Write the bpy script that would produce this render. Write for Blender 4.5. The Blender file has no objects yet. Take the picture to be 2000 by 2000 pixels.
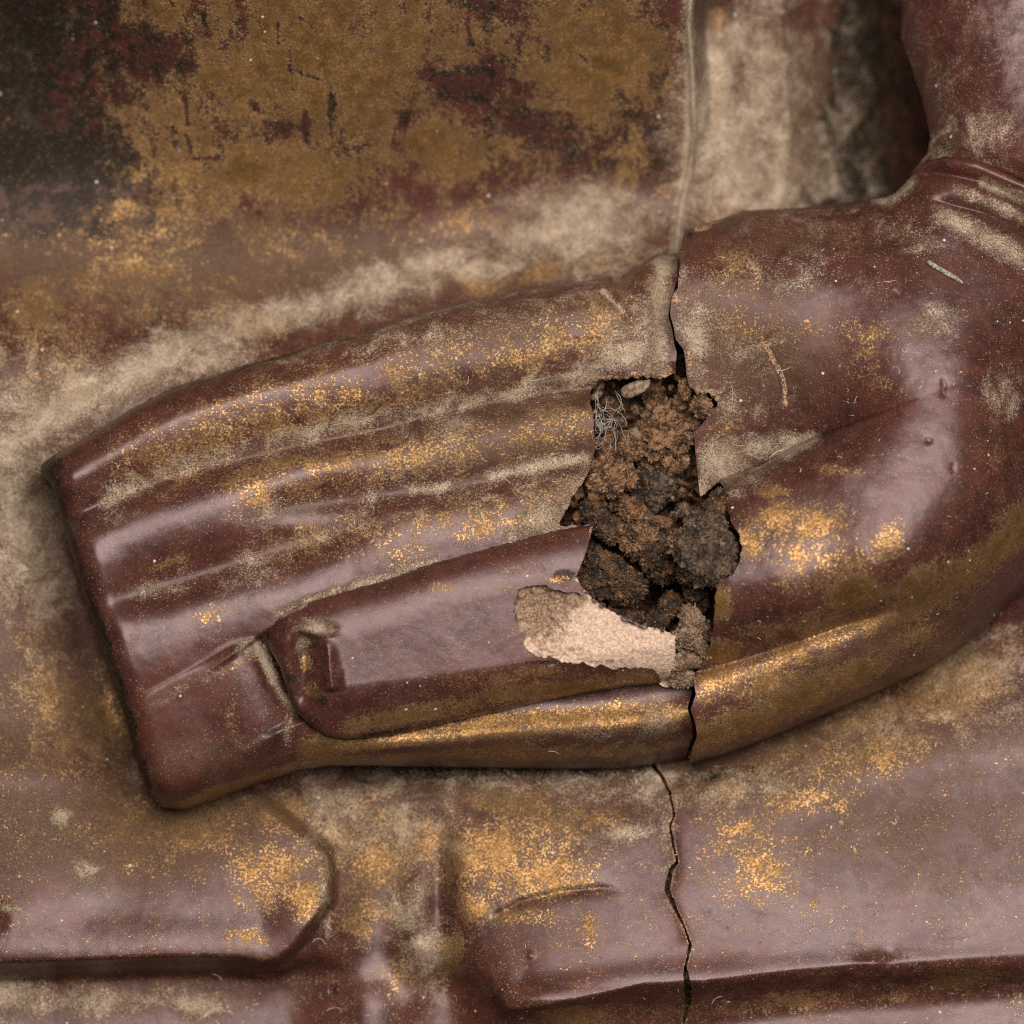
import bpy, math, random
import numpy as np
from mathutils import Matrix, Vector, Euler

C = bpy.context.scene.collection
scene = bpy.context.scene
S = 0.0002                     # metres per modelling unit (the statue detail is about 0.4 m across)
TILT = math.radians(50)        # the lap leans this far from lying flat
R4 = Euler((TILT, 0, 0)).to_matrix().to_4x4()
random.seed(7)
rng = np.random.default_rng(11)

# ------------------------------------------------------------------ camera
LENS = 200.0
DIST = 0.4 * LENS / 36.0
HREF = 200                     # height (units) of the plane the framing is measured on
cam = bpy.data.cameras.new('camera'); cam_o = bpy.data.objects.new('camera', cam); C.objects.link(cam_o)
cam.lens = LENS; cam.sensor_width = 36; cam.clip_start = 0.05; cam.clip_end = 100
cam_o.matrix_world = R4 @ Matrix.Translation((0, 0, DIST + HREF * S))
cam.dof.use_dof = True
cam.dof.focus_distance = DIST + (HREF - 250) * S
cam.dof.aperture_fstop = 3.3
scene.camera = cam_o

# ------------------------------------------------------------------ world and light
w = bpy.data.worlds.new('World'); scene.world = w; w.use_nodes = True
w.node_tree.nodes['Background'].inputs[0].default_value = (0.95, 0.93, 0.9, 1)
w.node_tree.nodes['Background'].inputs[1].default_value = 0.014

def area(name, loc, size, energy, col):
    l = bpy.data.lights.new(name, 'AREA'); l.shape = 'RECTANGLE'; l.size, l.size_y = size
    l.energy = energy; l.color = col
    o = bpy.data.objects.new(name, l); C.objects.link(o)
    z = Vector(loc).normalized()
    o.matrix_world = R4 @ Matrix.Translation(Vector(loc)) @ z.to_track_quat('Z', 'Y').to_matrix().to_4x4()
    return o
area('doorway_light', (0.22, 0.50, 1.85), (1.45, 0.95), 58, (1.0, 0.94, 0.88))

scene.view_settings.view_transform = 'Standard'
scene.view_settings.look = 'None'
scene.view_settings.exposure = 0.20
scene.view_settings.gamma = 1.0
scene.cycles.use_denoising = False
scene.cycles.pixel_filter_type = 'BLACKMAN_HARRIS'; scene.cycles.filter_width = 1.15
scene.cycles.max_bounces = 6

# ------------------------------------------------------------------ numeric helpers
def D(pts): return [(x * 2000 / 1932, y * 2000 / 1932) for x, y in pts]
def crop(ox, oy, size, pts):
    k = size / 1932.0
    return [(ox + x * k, oy + y * k) for x, y in pts]

def seg_dist(X, Y, pts, closed=False):
    """distance to a polyline, the 0..1 parameter along it and the side (+ = right hand of travel, y down)"""
    P = np.array(pts, float)
    if closed: P = np.vstack([P, P[:1]])
    L = np.hypot(*np.diff(P, axis=0).T); tot = L.sum(); acc = 0.0
    best = np.full(X.shape, 1e18); bt = np.zeros(X.shape); bs = np.zeros(X.shape)
    for i in range(len(P) - 1):
        ax, ay = P[i]; bx, by = P[i + 1]; dx, dy = bx - ax, by - ay
        ll = dx * dx + dy * dy
        if ll < 1e-9: continue
        t = ((X - ax) * dx + (Y - ay) * dy) / ll
        tc = np.clip(t, 0, 1)
        d = (X - ax - tc * dx) ** 2 + (Y - ay - tc * dy) ** 2
        m = d < best
        best = np.where(m, d, best)
        bt = np.where(m, (acc + tc * L[i]) / tot, bt)
        bs = np.where(m, np.sign(dx * (Y - ay) - dy * (X - ax)), bs)
        acc += L[i]
    return np.sqrt(best), bt, bs

def smooth_poly(pts, n=4, closed=False):
    """Catmull-Rom resampling"""
    P = np.array(pts, float); out = []
    m = len(P)
    rngi = range(m if closed else m - 1)
    for i in rngi:
        if closed: a, b, c, d = P[i - 1], P[i], P[(i + 1) % m], P[(i + 2) % m]
        else: a, b, c, d = P[max(i - 1, 0)], P[i], P[i + 1], P[min(i + 2, m - 1)]
        for k in range(n):
            t = k / n
            out.append(0.5 * (2 * b + (c - a) * t + (2 * a - 5 * b + 4 * c - d) * t * t + (3 * b - a - 3 * c + d) * t ** 3))
    if not closed: out.append(P[-1])
    return [tuple(p) for p in out]

def inside(X, Y, pts):
    P = np.array(pts, float); r = np.zeros(X.shape, bool)
    n = len(P); j = n - 1
    for i in range(n):
        xi, yi = P[i]; xj, yj = P[j]
        if yi != yj:
            c = ((yi > Y) != (yj > Y)) & (X < (xj - xi) * (Y - yi) / (yj - yi) + xi)
            r ^= c
        j = i
    return r

def sdf(X, Y, pts):
    d, _, _ = seg_dist(X, Y, pts, True)
    return np.where(inside(X, Y, pts), d, -d)

_perm = rng.permutation(256); _perm = np.concatenate([_perm, _perm, _perm])
_g2 = rng.normal(size=(256, 2)); _g2 /= np.linalg.norm(_g2, axis=1)[:, None]
_g3 = rng.normal(size=(256, 3)); _g3 /= np.linalg.norm(_g3, axis=1)[:, None]
def perlin2(x, y):
    xi = np.floor(x).astype(int); yi = np.floor(y).astype(int); xf = x - xi; yf = y - yi
    xi &= 255; yi &= 255
    u = xf ** 3 * (xf * (xf * 6 - 15) + 10); v = yf ** 3 * (yf * (yf * 6 - 15) + 10)
    def g(ix, iy, fx, fy):
        h = _perm[_perm[ix] + iy]; G = _g2[h]; return G[..., 0] * fx + G[..., 1] * fy
    a = g(xi, yi, xf, yf); b = g(xi + 1, yi, xf - 1, yf); c = g(xi, yi + 1, xf, yf - 1); d = g(xi + 1, yi + 1, xf - 1, yf - 1)
    return (a + u * (b - a)) + v * ((c + u * (d - c)) - (a + u * (b - a)))
def perlin3(p):
    i = np.floor(p).astype(int); f = p - i; i &= 255
    u = f ** 3 * (f * (f * 6 - 15) + 10); r = 0
    for dx in (0, 1):
        for dy in (0, 1):
            for dz in (0, 1):
                h = _perm[_perm[_perm[i[:, 0] + dx] + i[:, 1] + dy] + i[:, 2] + dz]; G = _g3[h]
                dot = G[:, 0] * (f[:, 0] - dx) + G[:, 1] * (f[:, 1] - dy) + G[:, 2] * (f[:, 2] - dz)
                wt = (u[:, 0] if dx else 1 - u[:, 0]) * (u[:, 1] if dy else 1 - u[:, 1]) * (u[:, 2] if dz else 1 - u[:, 2])
                r = r + wt * dot
    return r
def fbm2(X, Y, size, oct=4, seed=0, rough=0.5):
    r = 0; a = 1.0; s = 1.0 / size
    for k in range(oct):
        r = r + a * perlin2(X * s + 17.3 * (k + 1) + seed * 31.7, Y * s + 5.1 * k + seed * 13.9); a *= rough; s *= 2.03
    return r
def fbm3(p, size, oct=4, seed=0, rough=0.55):
    r = 0; a = 1.0; s = 1.0 / size
    for k in range(oct):
        r = r + a * perlin3(p * s + 9.7 * (k + 1) + seed * 21.3); a *= rough; s *= 2.05
    return r
def sstep(x, a, b):
    t = np.clip((x - a) / (b - a), 0, 1); return t * t * (3 - 2 * t)

def tps(pts):
    P = np.array(pts, float); xy = P[:, :2] / 1000; h = P[:, 2]; n = len(P)
    def U(r2): return r2 * np.log(r2 + 1e-12)
    d2 = ((xy[:, None] - xy[None]) ** 2).sum(-1)
    A = np.zeros((n + 3, n + 3)); A[:n, :n] = U(d2) + np.eye(n) * 2e-3
    A[:n, n] = 1; A[:n, n + 1:] = xy; A[n, :n] = 1; A[n + 1:, :n] = xy.T
    wgt = np.linalg.solve(A, np.concatenate([h, [0, 0, 0]]))
    def f(X, Y):
        x = X / 1000; y = Y / 1000
        r = wgt[n] + wgt[n + 1] * x + wgt[n + 2] * y
        for i in range(n): r = r + wgt[i] * U((x - xy[i, 0]) ** 2 + (y - xy[i, 1]) ** 2)
        return r
    return f

def near(X, Y, pts, m):
    P = np.array(pts); return (X > P[:, 0].min() - m) & (X < P[:, 0].max() + m) & (Y > P[:, 1].min() - m) & (Y < P[:, 1].max() + m)
def fade(t, f0, f1):
    r = np.ones_like(t)
    if f0 > 0: r = r * sstep(t, 0, f0)
    if f1 > 0: r = r * sstep(1 - t, 0, f1)
    return r
def groove(X, Y, pts, depth, wl, wr, f0=0.15, f1=0.0, soft=3.0):
    """valley along a line travelled left to right: wl falls off above it, wr below it"""
    r = np.zeros(X.shape); m = near(X, Y, pts, 4 * max(wl, wr)); 
    if not m.any(): return r
    d, t, s = seg_dist(X[m], Y[m], pts)
    d = np.sqrt(d * d + soft * soft) - soft
    r[m] = -depth * np.exp(-d / np.where(s > 0, wr, wl)) * fade(t, f0, f1)
    return r
def edge_round(X, Y, pts, Wd, Rd):
    r = np.zeros(X.shape); m = near(X, Y, pts, Wd)
    if not m.any(): return r
    d, _, _ = seg_dist(X[m], Y[m], pts)
    q = 1 - np.clip(d / Wd, 0, 1)
    r[m] = -Rd * (1 - np.sqrt(np.maximum(0, 1 - q * q)))
    return r
def stroke(X, Y, pts, wd, v):
    r = np.zeros(X.shape); m = near(X, Y, pts, 3 * wd)
    if m.any():
        d, _, _ = seg_dist(X[m], Y[m], pts); r[m] = v * np.exp(-(d / wd) ** 2)
    return r
def blob(X, Y, cx, cy, rx, ry, v, ang=0):
    c, s = math.cos(math.radians(ang)), math.sin(math.radians(ang)); dx, dy = X - cx, Y - cy
    return v * np.exp(-(((dx * c + dy * s) / rx) ** 2 + ((dy * c - dx * s) / ry) ** 2))
def paint(X, Y, items, base=0.0, gain=1.0):
    """wear and painted-shade map: strokes and patches; the strongest one wins, negative ones rub away"""
    r = np.full(X.shape, float(base)); neg = np.zeros(X.shape)
    for it in items:
        if isinstance(it[0], list): v = stroke(X, Y, *it); val = it[2]
        else: v = blob(X, Y, *it); val = it[4]
        if val < 0: neg = neg + v
        else: r = np.maximum(r, v)
    return np.clip(gain * r + neg, 0, 1)

# ------------------------------------------------------------------ mesh helpers
def make_mesh(name, V, quads, tris, mat, attrs=None, normals=None):
    me = bpy.data.meshes.new(name)
    nq, nt = len(quads), len(tris)
    me.vertices.add(len(V)); me.vertices.foreach_set('co', np.ascontiguousarray(V, dtype=np.float32).ravel())
    loops = np.concatenate([np.asarray(quads, int).ravel(), np.asarray(tris, int).ravel()]).astype(np.int32)
    me.loops.add(len(loops)); me.loops.foreach_set('vertex_index', loops)
    starts = np.concatenate([np.arange(nq) * 4, nq * 4 + np.arange(nt) * 3]).astype(np.int32)
    me.polygons.add(nq + nt); me.polygons.foreach_set('loop_start', starts)
    me.polygons.foreach_set('use_smooth', np.ones(nq + nt, dtype=bool))
    me.update(calc_edges=True)
    for k, a in (attrs or {}).items():
        at = me.attributes.new(k, 'FLOAT', 'POINT'); at.data.foreach_set('value', np.ascontiguousarray(a, dtype=np.float32))
    if normals is not None:
        me.normals_split_custom_set_from_vertices(normals.astype(np.float32))
    me.materials.append(mat)
    return me
def add(name, me, parent=None, **props):
    o = bpy.data.objects.new(name, me); C.objects.link(o)
    if parent is not None: o.parent = parent
    for k, v in props.items(): o[k] = v
    return o

def loc(X, Y, Z): return np.stack([(X - 1000) * S, (1000 - Y) * S, Z * S], -1)

def relief(name, bbox, g, phi, height, attr, mat, parent, depth=60, inset=10, labels=None, skirt_dark=1.0, scale=1.0, rim=3.0, fine=None):
    """a closed-rim relief surface: grid cut exactly along phi = 0, with the broken or turned-under edge modelled as a skirt.
    labels(X, Y) -> int array and names splits the surface into several parts."""
    x0, y0, x1, y1 = bbox
    xs = np.arange(x0, x1 + g, g, float); ys = np.arange(y0, y1 + g, g, float)
    if fine is not None:
        a_, b_, gf = fine
        xs = np.concatenate([xs[xs < a_ - gf], np.arange(a_, b_, gf), xs[xs > b_ + gf * .5]])
    X, Y = np.meshgrid(xs, ys); ny, nx = X.shape
    f = phi(X, Y)
    gy, gx = np.gradient(f, ys, xs)
    g = np.minimum(np.gradient(xs), g)[None, :] * np.ones_like(f)
    n2 = gx * gx + gy * gy + 1e-6
    sn = (np.abs(f) < 0.6 * g) & (n2 > 0.2)
    X = np.where(sn, X - np.clip(f * gx / n2, -.75 * g, .75 * g), X); Y = np.where(sn, Y - np.clip(f * gy / n2, -.75 * g, .75 * g), Y)
    ins = (f > 0) | sn
    Z = height(X, Y)
    idx = np.arange(nx * ny).reshape(ny, nx)
    a, b, c, d = idx[:-1, :-1], idx[:-1, 1:], idx[1:, 1:], idx[1:, :-1]
    ia, ib, ic, id_ = ins[:-1, :-1], ins[:-1, 1:], ins[1:, 1:], ins[1:, :-1]
    cnt = ia.astype(int) + ib + ic + id_
    q = cnt == 4
    quads = np.stack([d[q], c[q], b[q], a[q]], -1)
    tr = []
    for miss, tri in ((ia, (d, c, b)), (ib, (d, c, a)), (ic, (d, b, a)), (id_, (c, b, a))):
        m = (cnt == 3) & ~miss
        tr.append(np.stack([tri[0][m], tri[1][m], tri[2][m]], -1))
    tris = np.concatenate(tr)
    P = loc((X - 1000) * scale + 1000, (Y - 1000) * scale + 1000, Z).reshape(-1, 3)
    N = np.zeros_like(P)
    for F in (quads, tris):
        if len(F) == 0: continue
        e1 = P[F[:, 1]] - P[F[:, 0]]; e2 = P[F[:, 2]] - P[F[:, 0]]; n = np.cross(e1, e2)
        for k in range(F.shape[1]):
            for ax in range(3): N[:, ax] += np.bincount(F[:, k], weights=n[:, ax], minlength=len(N))
    N /= np.linalg.norm(N, axis=1)[:, None] + 1e-20
    A = attr(X, Y)
    A = {k: v.ravel() for k, v in A.items()}
    # boundary edges
    E = np.concatenate([np.stack([quads[:, i], quads[:, (i + 1) % 4]], -1) for i in range(4)] + [np.stack([tris[:, i], tris[:, (i + 1) % 3]], -1) for i in range(3)])
    key = np.sort(E, 1); key = key[:, 0].astype(np.int64) * (nx * ny) + key[:, 1]
    _, inv, ct = np.unique(key, return_inverse=True, return_counts=True)
    bE = E[ct[inv] == 1]
    bv = np.unique(bE)
    gl = np.sqrt(n2).ravel()
    inx = (gx.ravel() / gl)[bv]; iny = (gy.ravel() / gl)[bv]
    xb, yb, zb = P[bv, 0], P[bv, 1], P[bv, 2]
    rings = []; nz = fbm2(X.ravel()[bv], Y.ravel()[bv], 14, 3, 5)
    for k, (dn, i_) in enumerate(((0, 0), (rim, -0.6), (rim * 3, 1.5), (depth * .45, inset * .5), (depth, inset))):
        jit = nz * (0 if k == 0 else 2.5 if k < 3 else 8)
        rings.append(np.stack([xb + (inx * (i_ + jit)) * S, yb - (iny * (i_ + jit)) * S, zb - (dn) * S], -1))
    base = nx * ny; nb = len(bv)
    remap = np.full(nx * ny, -1); remap[bv] = np.arange(nb)
    V = np.concatenate([P] + rings)
    sk = []
    for k in range(4):
        u, v = remap[bE[:, 0]], remap[bE[:, 1]]
        sk.append(np.stack([base + k * nb + v, base + k * nb + u, base + (k + 1) * nb + u, base + (k + 1) * nb + v], -1))
    SQ = np.concatenate(sk); 
    ringk = np.repeat(np.arange(5), nb)
    for k2 in A:
        bvals = A[k2][bv]
        ext = np.tile(bvals, 5)
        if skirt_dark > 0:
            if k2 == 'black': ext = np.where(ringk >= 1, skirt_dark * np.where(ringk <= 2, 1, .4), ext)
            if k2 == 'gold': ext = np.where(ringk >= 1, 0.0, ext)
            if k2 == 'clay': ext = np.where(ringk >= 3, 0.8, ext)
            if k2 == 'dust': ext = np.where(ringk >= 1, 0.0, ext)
        A[k2] = np.concatenate([A[k2], ext])
    # normals of the skirt
    N2 = np.zeros((len(V), 3)); N2[:base] = N
    e1 = V[SQ[:, 1]] - V[SQ[:, 0]]; e2 = V[SQ[:, 2]] - V[SQ[:, 0]]; n = np.cross(e1, e2)
    for k in range(4):
        for ax in range(3): N2[:, ax] += np.bincount(SQ[:, k], weights=n[:, ax], minlength=len(N2))
    N2 /= np.linalg.norm(N2, axis=1)[:, None] + 1e-20
    N2[:base] = N
    ctr = lambda F: (X.ravel()[F].mean(1), Y.ravel()[F].mean(1))
    objs = {}
    if labels is None: groups = [(name, None)]
    else: groups = labels[1]
    lab_q = labels[0](*ctr(quads)) if labels else None
    lab_t = labels[0](*ctr(tris)) if labels and len(tris) else np.zeros(len(tris), int)
    if labels:
        mx, my = X.ravel()[bE].mean(1), Y.ravel()[bE].mean(1)
        lab_s = np.tile(labels[0](mx, my), 4)
    for k, (nm, extra) in enumerate(groups):
        if labels: qq, tt, ss = quads[lab_q == k], tris[lab_t == k], SQ[lab_s == k]
        else: qq, tt, ss = quads, tris, SQ
        qa = np.concatenate([qq, ss]) if len(ss) else qq
        if len(qa) == 0: continue
        used = np.unique(np.concatenate([qa.ravel(), tt.ravel()]))
        rm = np.full(len(V), -1); rm[used] = np.arange(len(used))
        me = make_mesh(nm, V[used], rm[qa], rm[tt], mat, {k3: v[used] for k3, v in A.items()}, N2[used])
        objs[k] = add(nm, me, parent, **(extra or {}))
    return objs

# ------------------------------------------------------------------ materials
class NT:
    def __init__(s, name, world=False):
        s.m = bpy.data.materials.new(name); s.m.use_nodes = True; s.t = s.m.node_tree; s.t.nodes.clear()
        s.out = s.n('ShaderNodeOutputMaterial'); s.b = s.n('ShaderNodeBsdfPrincipled'); s.l(s.b.outputs[0], s.out.inputs[0])
        s.co = s.n('ShaderNodeNewGeometry').outputs['Position'] if world else s.n('ShaderNodeTexCoord').outputs['Object']
    def n(s, t): return s.t.nodes.new(t)
    def l(s, a, b): s.t.links.new(a, b)
    def put(s, sock, v):
        if isinstance(v, bpy.types.NodeSocket): s.l(v, sock)
        elif isinstance(v, tuple) and len(v) == 3 and sock.type == 'RGBA': sock.default_value = (*v, 1)
        else: sock.default_value = v
    def noise(s, px, detail=3, rough=.6, off=0.0, stretch=None, dist=0.0):
        n = s.n('ShaderNodeTexNoise'); n.inputs['Scale'].default_value = 1 / (px * S); n.inputs['Detail'].default_value = detail
        n.inputs['Roughness'].default_value = rough; n.inputs['Distortion'].default_value = dist
        mp = s.n('ShaderNodeMapping'); mp.inputs['Location'].default_value = (off, off * .7, off * 1.3)
        if stretch: mp.inputs['Scale'].default_value = stretch[:3]; mp.inputs['Rotation'].default_value = (0, 0, stretch[3])
        s.l(s.co, mp.inputs['Vector']); s.l(mp.outputs[0], n.inputs['Vector'])
        return n.outputs[0]
    def voro(s, px, off=0.0):
        n = s.n('ShaderNodeTexVoronoi'); n.inputs['Scale'].default_value = 1 / (px * S)
        mp = s.n('ShaderNodeMapping'); mp.inputs['Location'].default_value = (off, off, off)
        s.l(s.co, mp.inputs['Vector']); s.l(mp.outputs[0], n.inputs['Vector'])
        return n.outputs['Distance'], n.outputs['Color']
    def attr(s, name):
        n = s.n('ShaderNodeAttribute'); n.attribute_name = name; return n.outputs['Fac']
    def math(s, op, a, b=0.0, clamp=False):
        n = s.n('ShaderNodeMath'); n.operation = op; n.use_clamp = clamp; s.put(n.inputs[0], a); s.put(n.inputs[1], b); return n.outputs[0]
    def ss(s, v, a, b, lo=0.0, hi=1.0):
        n = s.n('ShaderNodeMapRange'); n.interpolation_type = 'SMOOTHSTEP'
        for i, x in enumerate((v, a, b, lo, hi)): s.put(n.inputs[i], x)
        return n.outputs[0]
    def mix(s, f, a, b):
        n = s.n('ShaderNodeMix'); n.data_type = 'RGBA'; s.put(n.inputs[0], f); s.put(n.inputs[6], a); s.put(n.inputs[7], b); return n.outputs[2]
    def mixf(s, f, a, b):
        n = s.n('ShaderNodeMix'); s.put(n.inputs[0], f); s.put(n.inputs[2], a); s.put(n.inputs[3], b); return n.outputs[0]
    def sep(s, c):
        n = s.n('ShaderNodeSeparateColor'); s.l(c, n.inputs[0]); return n.outputs
    def bump(s, h, strength, dist):
        n = s.n('ShaderNodeBump'); n.inputs['Strength'].default_value = strength; n.inputs['Distance'].default_value = dist * S
        s.put(n.inputs['Height'], h); s.l(n.outputs[0], s.b.inputs['Normal'])
    def set(s, **kw):
        for k, v in kw.items(): s.put(s.b.inputs[k.replace('_', ' ')], v)

def lacquer_material():
    t = NT('worn_gilded_lacquer')
    fine = t.noise(4.8, 3, .7); mid = t.noise(34, 5, .68, 3.1); big = t.noise(170, 4, .6, 7.7); grain = t.noise(2.6, 2, .7, 1.3)
    gold_a, dust_a, black_a, clay_a = t.attr('gold'), t.attr('dust'), t.attr('black'), t.attr('clay')
    patchy = t.noise(75, 6, .72, 12.0, None, .8)
    gold_a = t.math('ADD', gold_a, t.math('MULTIPLY', t.math('MULTIPLY', t.math('SUBTRACT', patchy, .5), 1.1), t.ss(gold_a, .12, .4)))
    # gilding left in specks and patches
    flake = t.noise(26, 9, .78, 21.0)
    v = t.math('ADD', t.math('MULTIPLY', fine, .42), t.math('MULTIPLY', flake, .38)); v = t.math('ADD', v, t.math('MULTIPLY', grain, .20))
    thr = t.math('SUBTRACT', .630, t.math('MULTIPLY', gold_a, .235))
    gold = t.ss(t.math('SUBTRACT', v, thr), -.004, .014)
    thin = t.math('MULTIPLY', t.ss(t.math('SUBTRACT', v, thr), -.075, .01), t.ss(gold_a, .1, .6, .15, .8))
    micro = t.math('MULTIPLY', t.ss(t.noise(3.2, 2, .6, 31.0), .645, .68), t.ss(patchy, .35, .6, .45, 1.0))
    # lacquer
    lac = t.mix(t.ss(mid, .35, .65), (.039, .0140, .0110), (.070, .0245, .0190))
    lac = t.mix(t.math('MULTIPLY', t.ss(big, .47, .65), .5), lac, (.088, .026, .019))
    soot_shade = t.ss(t.math('ADD', t.math('MULTIPLY', t.math('SUBTRACT', mid, .5), 2.2), black_a), .45, .8)  # the black map carries real grime and painted shade alike
    soot_shade = t.math('MAXIMUM', soot_shade, t.math('MULTIPLY', t.ss(patchy, .53, .70), .38))
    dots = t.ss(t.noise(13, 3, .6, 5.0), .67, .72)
    soot_shade = t.math('MAXIMUM', soot_shade, t.math('MULTIPLY', dots, .5))
    lac = t.mix(soot_shade, lac, (.017, .012, .009))
    goldc = t.mix(t.ss(fine, .48, .68), (.27, .135, .038), (.54, .345, .185))
    lac = t.mix(thin, lac, (.175, .105, .046))
    lac = t.mix(t.math('MULTIPLY', micro, .75), lac, (.42, .27, .13))
    goldc = t.mix(t.math('MULTIPLY', t.ss(t.noise(48, 6, .75, 44.0), .42, .60), .62), goldc, (.135, .070, .022))
    col = t.mix(gold, lac, goldc)
    # dust film
    dv = t.math('ADD', dust_a, t.math('MULTIPLY', t.math('SUBTRACT', patchy, .5), 1.9)); dv = t.math('ADD', dv, t.math('MULTIPLY', t.math('SUBTRACT', fine, .5), 1.0)); dv = t.math('ADD', dv, t.math('MULTIPLY', t.math('SUBTRACT', grain, .5), 1.3))
    dust = t.math('MULTIPLY', t.ss(dv, .10, .85), t.ss(dust_a, 0.0, .12))
    mt_ = t.math('MAXIMUM', dust_a, t.attr('matte'))
    film = t.math('MULTIPLY', t.ss(mt_, .02, .16), t.ss(t.math('ADD', t.math('MAXIMUM', dust_a, t.attr('matte')), t.math('MULTIPLY', t.math('SUBTRACT', patchy, .5), .5)), .02, .50))
    dust = t.math('MULTIPLY', dust, t.math('SUBTRACT', 1.0, t.math('MULTIPLY', gold, .5)))
    dustc = t.mix(t.ss(grain, .27, .60), (.26, .175, .108), (.80, .65, .50))
    dustc = t.mix(t.ss(mid, .42, .62), t.mix(.5, dustc, (.22, .15, .095)), dustc)
    col = t.mix(t.math('MULTIPLY', dust, .9), col, dustc)
    col = t.mix(t.math('MULTIPLY', t.math('MULTIPLY', film, t.math('SUBTRACT', 1.0, t.math('MAXIMUM', t.math('MULTIPLY', soot_shade, .85), t.math('MULTIPLY', gold, .75)))), .48), col, t.mix(t.ss(grain, .3, .65), (.040, .023, .011), (.18, .12, .068)))
    clayc = t.mix(t.ss(fine, .4, .6), (.10, .05, .025), (.42, .26, .16))
    clay = t.ss(t.math('ADD', clay_a, t.math('MULTIPLY', t.math('SUBTRACT', fine, .5), .8)), .35, .6)
    col = t.mix(clay, col, clayc)
    # tiny pale specks of dust lying on the surface
    vd, vc = t.voro(26, 2.0); pick = t.sep(vc)
    sz = t.math('MULTIPLY', t.math('POWER', pick[1], 3.0), .10)
    speck = t.math('MULTIPLY', t.math('LESS_THAN', vd, t.math('ADD', sz, .025)), t.math('GREATER_THAN', pick[0], .72))
    col = t.mix(t.math('MULTIPLY', speck, .75), col, (.62, .58, .52))
    dull = t.math('MAXIMUM', t.math('MAXIMUM', dust, clay), speck)
    rough = t.mixf(gold, t.ss(big, .35, .65, .31, .37), .50); rough = t.mixf(film, rough, .62); rough = t.mixf(dull, rough, .9)
    rough = t.mixf(soot_shade, rough, .42)
    metal = t.math('MULTIPLY', gold, t.math('SUBTRACT', 1.0, dull)); metal = t.math('MULTIPLY', metal, .72)
    t.set(Specular_Tint=t.mix(dull, (1.0, .82, .84), (1.0, 1.0, 1.0)), Base_Color=col, Roughness=rough, Metallic=metal, IOR=1.6, Specular_IOR_Level=t.mixf(t.math('MAXIMUM', dull, t.math('MAXIMUM', t.math('MULTIPLY', film, .7), t.math('MULTIPLY', soot_shade, .9))), .30, .06))
    h = t.math('ADD', t.math('MULTIPLY', gold, .45), t.math('MULTIPLY', mid, .16)); h = t.math('ADD', h, t.math('MULTIPLY', grain, .30))
    h = t.math('ADD', h, t.math('MULTIPLY', dull, t.math('MULTIPLY', fine, 1.6))); h = t.math('ADD', h, t.math('MULTIPLY', speck, 2.0))
    t.bump(h, .55, 1.6)
    return t.m

def clay_material(name, dark, light, tan, rough=.75, wet=0.0):
    t = NT(name, True)
    fine = t.noise(5, 4, .7); mid = t.noise(26, 4, .65, 2.0); grain = t.noise(2.2, 2, .7, 4.0)
    info = t.n('ShaderNodeObjectInfo').outputs['Random']
    col = t.mix(t.ss(t.math('ADD', t.math('MULTIPLY', fine, .5), t.math('MULTIPLY', mid, .5)), .44, .58), dark, light)
    col = t.mix(t.math('MULTIPLY', t.ss(t.noise(15, 4, .7, 8.0), .52, .68), t.math('ADD', .3, t.math('MULTIPLY', info, .6))), col, tan)
    vd, vc = t.voro(6, 1.0); pk = t.sep(vc)
    glint = t.math('MULTIPLY', t.math('GREATER_THAN', pk[0], .86), t.math('LESS_THAN', vd, .30))
    col = t.mix(t.math('MULTIPLY', glint, .6), col, (.40, .30, .2))
    r = t.mixf(t.ss(mid, .45, .6), rough, rough - wet)
    t.set(Base_Color=col, Roughness=r, Specular_IOR_Level=.35 + wet * .5)
    t.bump(t.math('ADD', t.math('MULTIPLY', fine, 3.0), t.math('MULTIPLY', grain, 1.2)), .9, 2.2)
    return t.m

def plain_material(name, a, b, px, rough=.8):
    t = NT(name); n = t.noise(px, 3, .65); t.set(Base_Color=t.mix(t.ss(n, .38, .62), a, b), Roughness=rough, Specular_IOR_Level=.2)
    t.bump(n, .5, 1.5); return t.m

def plaster_material():
    t = NT('pinkish_ground_layer')
    fine = t.noise(5, 4, .7); mid = t.noise(22, 4, .7, 2.0); br = t.attr('dirt')
    col = t.mix(t.ss(fine, .38, .64), (.44, .295, .205), (.67, .505, .395))
    col = t.mix(t.math('MULTIPLY', t.ss(t.noise(9, 3, .7, 6.0), .56, .66), .7), col, (.36, .15, .07))
    d = t.ss(t.math('ADD', br, t.math('MULTIPLY', t.math('SUBTRACT', mid, .5), 1.8)), .3, .75)
    col = t.mix(t.math('MULTIPLY', d, .85), col, t.mix(t.ss(fine, .4, .6), (.10, .055, .03), (.30, .19, .12)))
    t.set(Base_Color=col, Roughness=.9, Specular_IOR_Level=.2)
    t.bump(t.math('ADD', t.math('MULTIPLY', fine, 1.5), t.math('MULTIPLY', mid, 2.0)), .8, 2.0)
    return t.m

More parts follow.
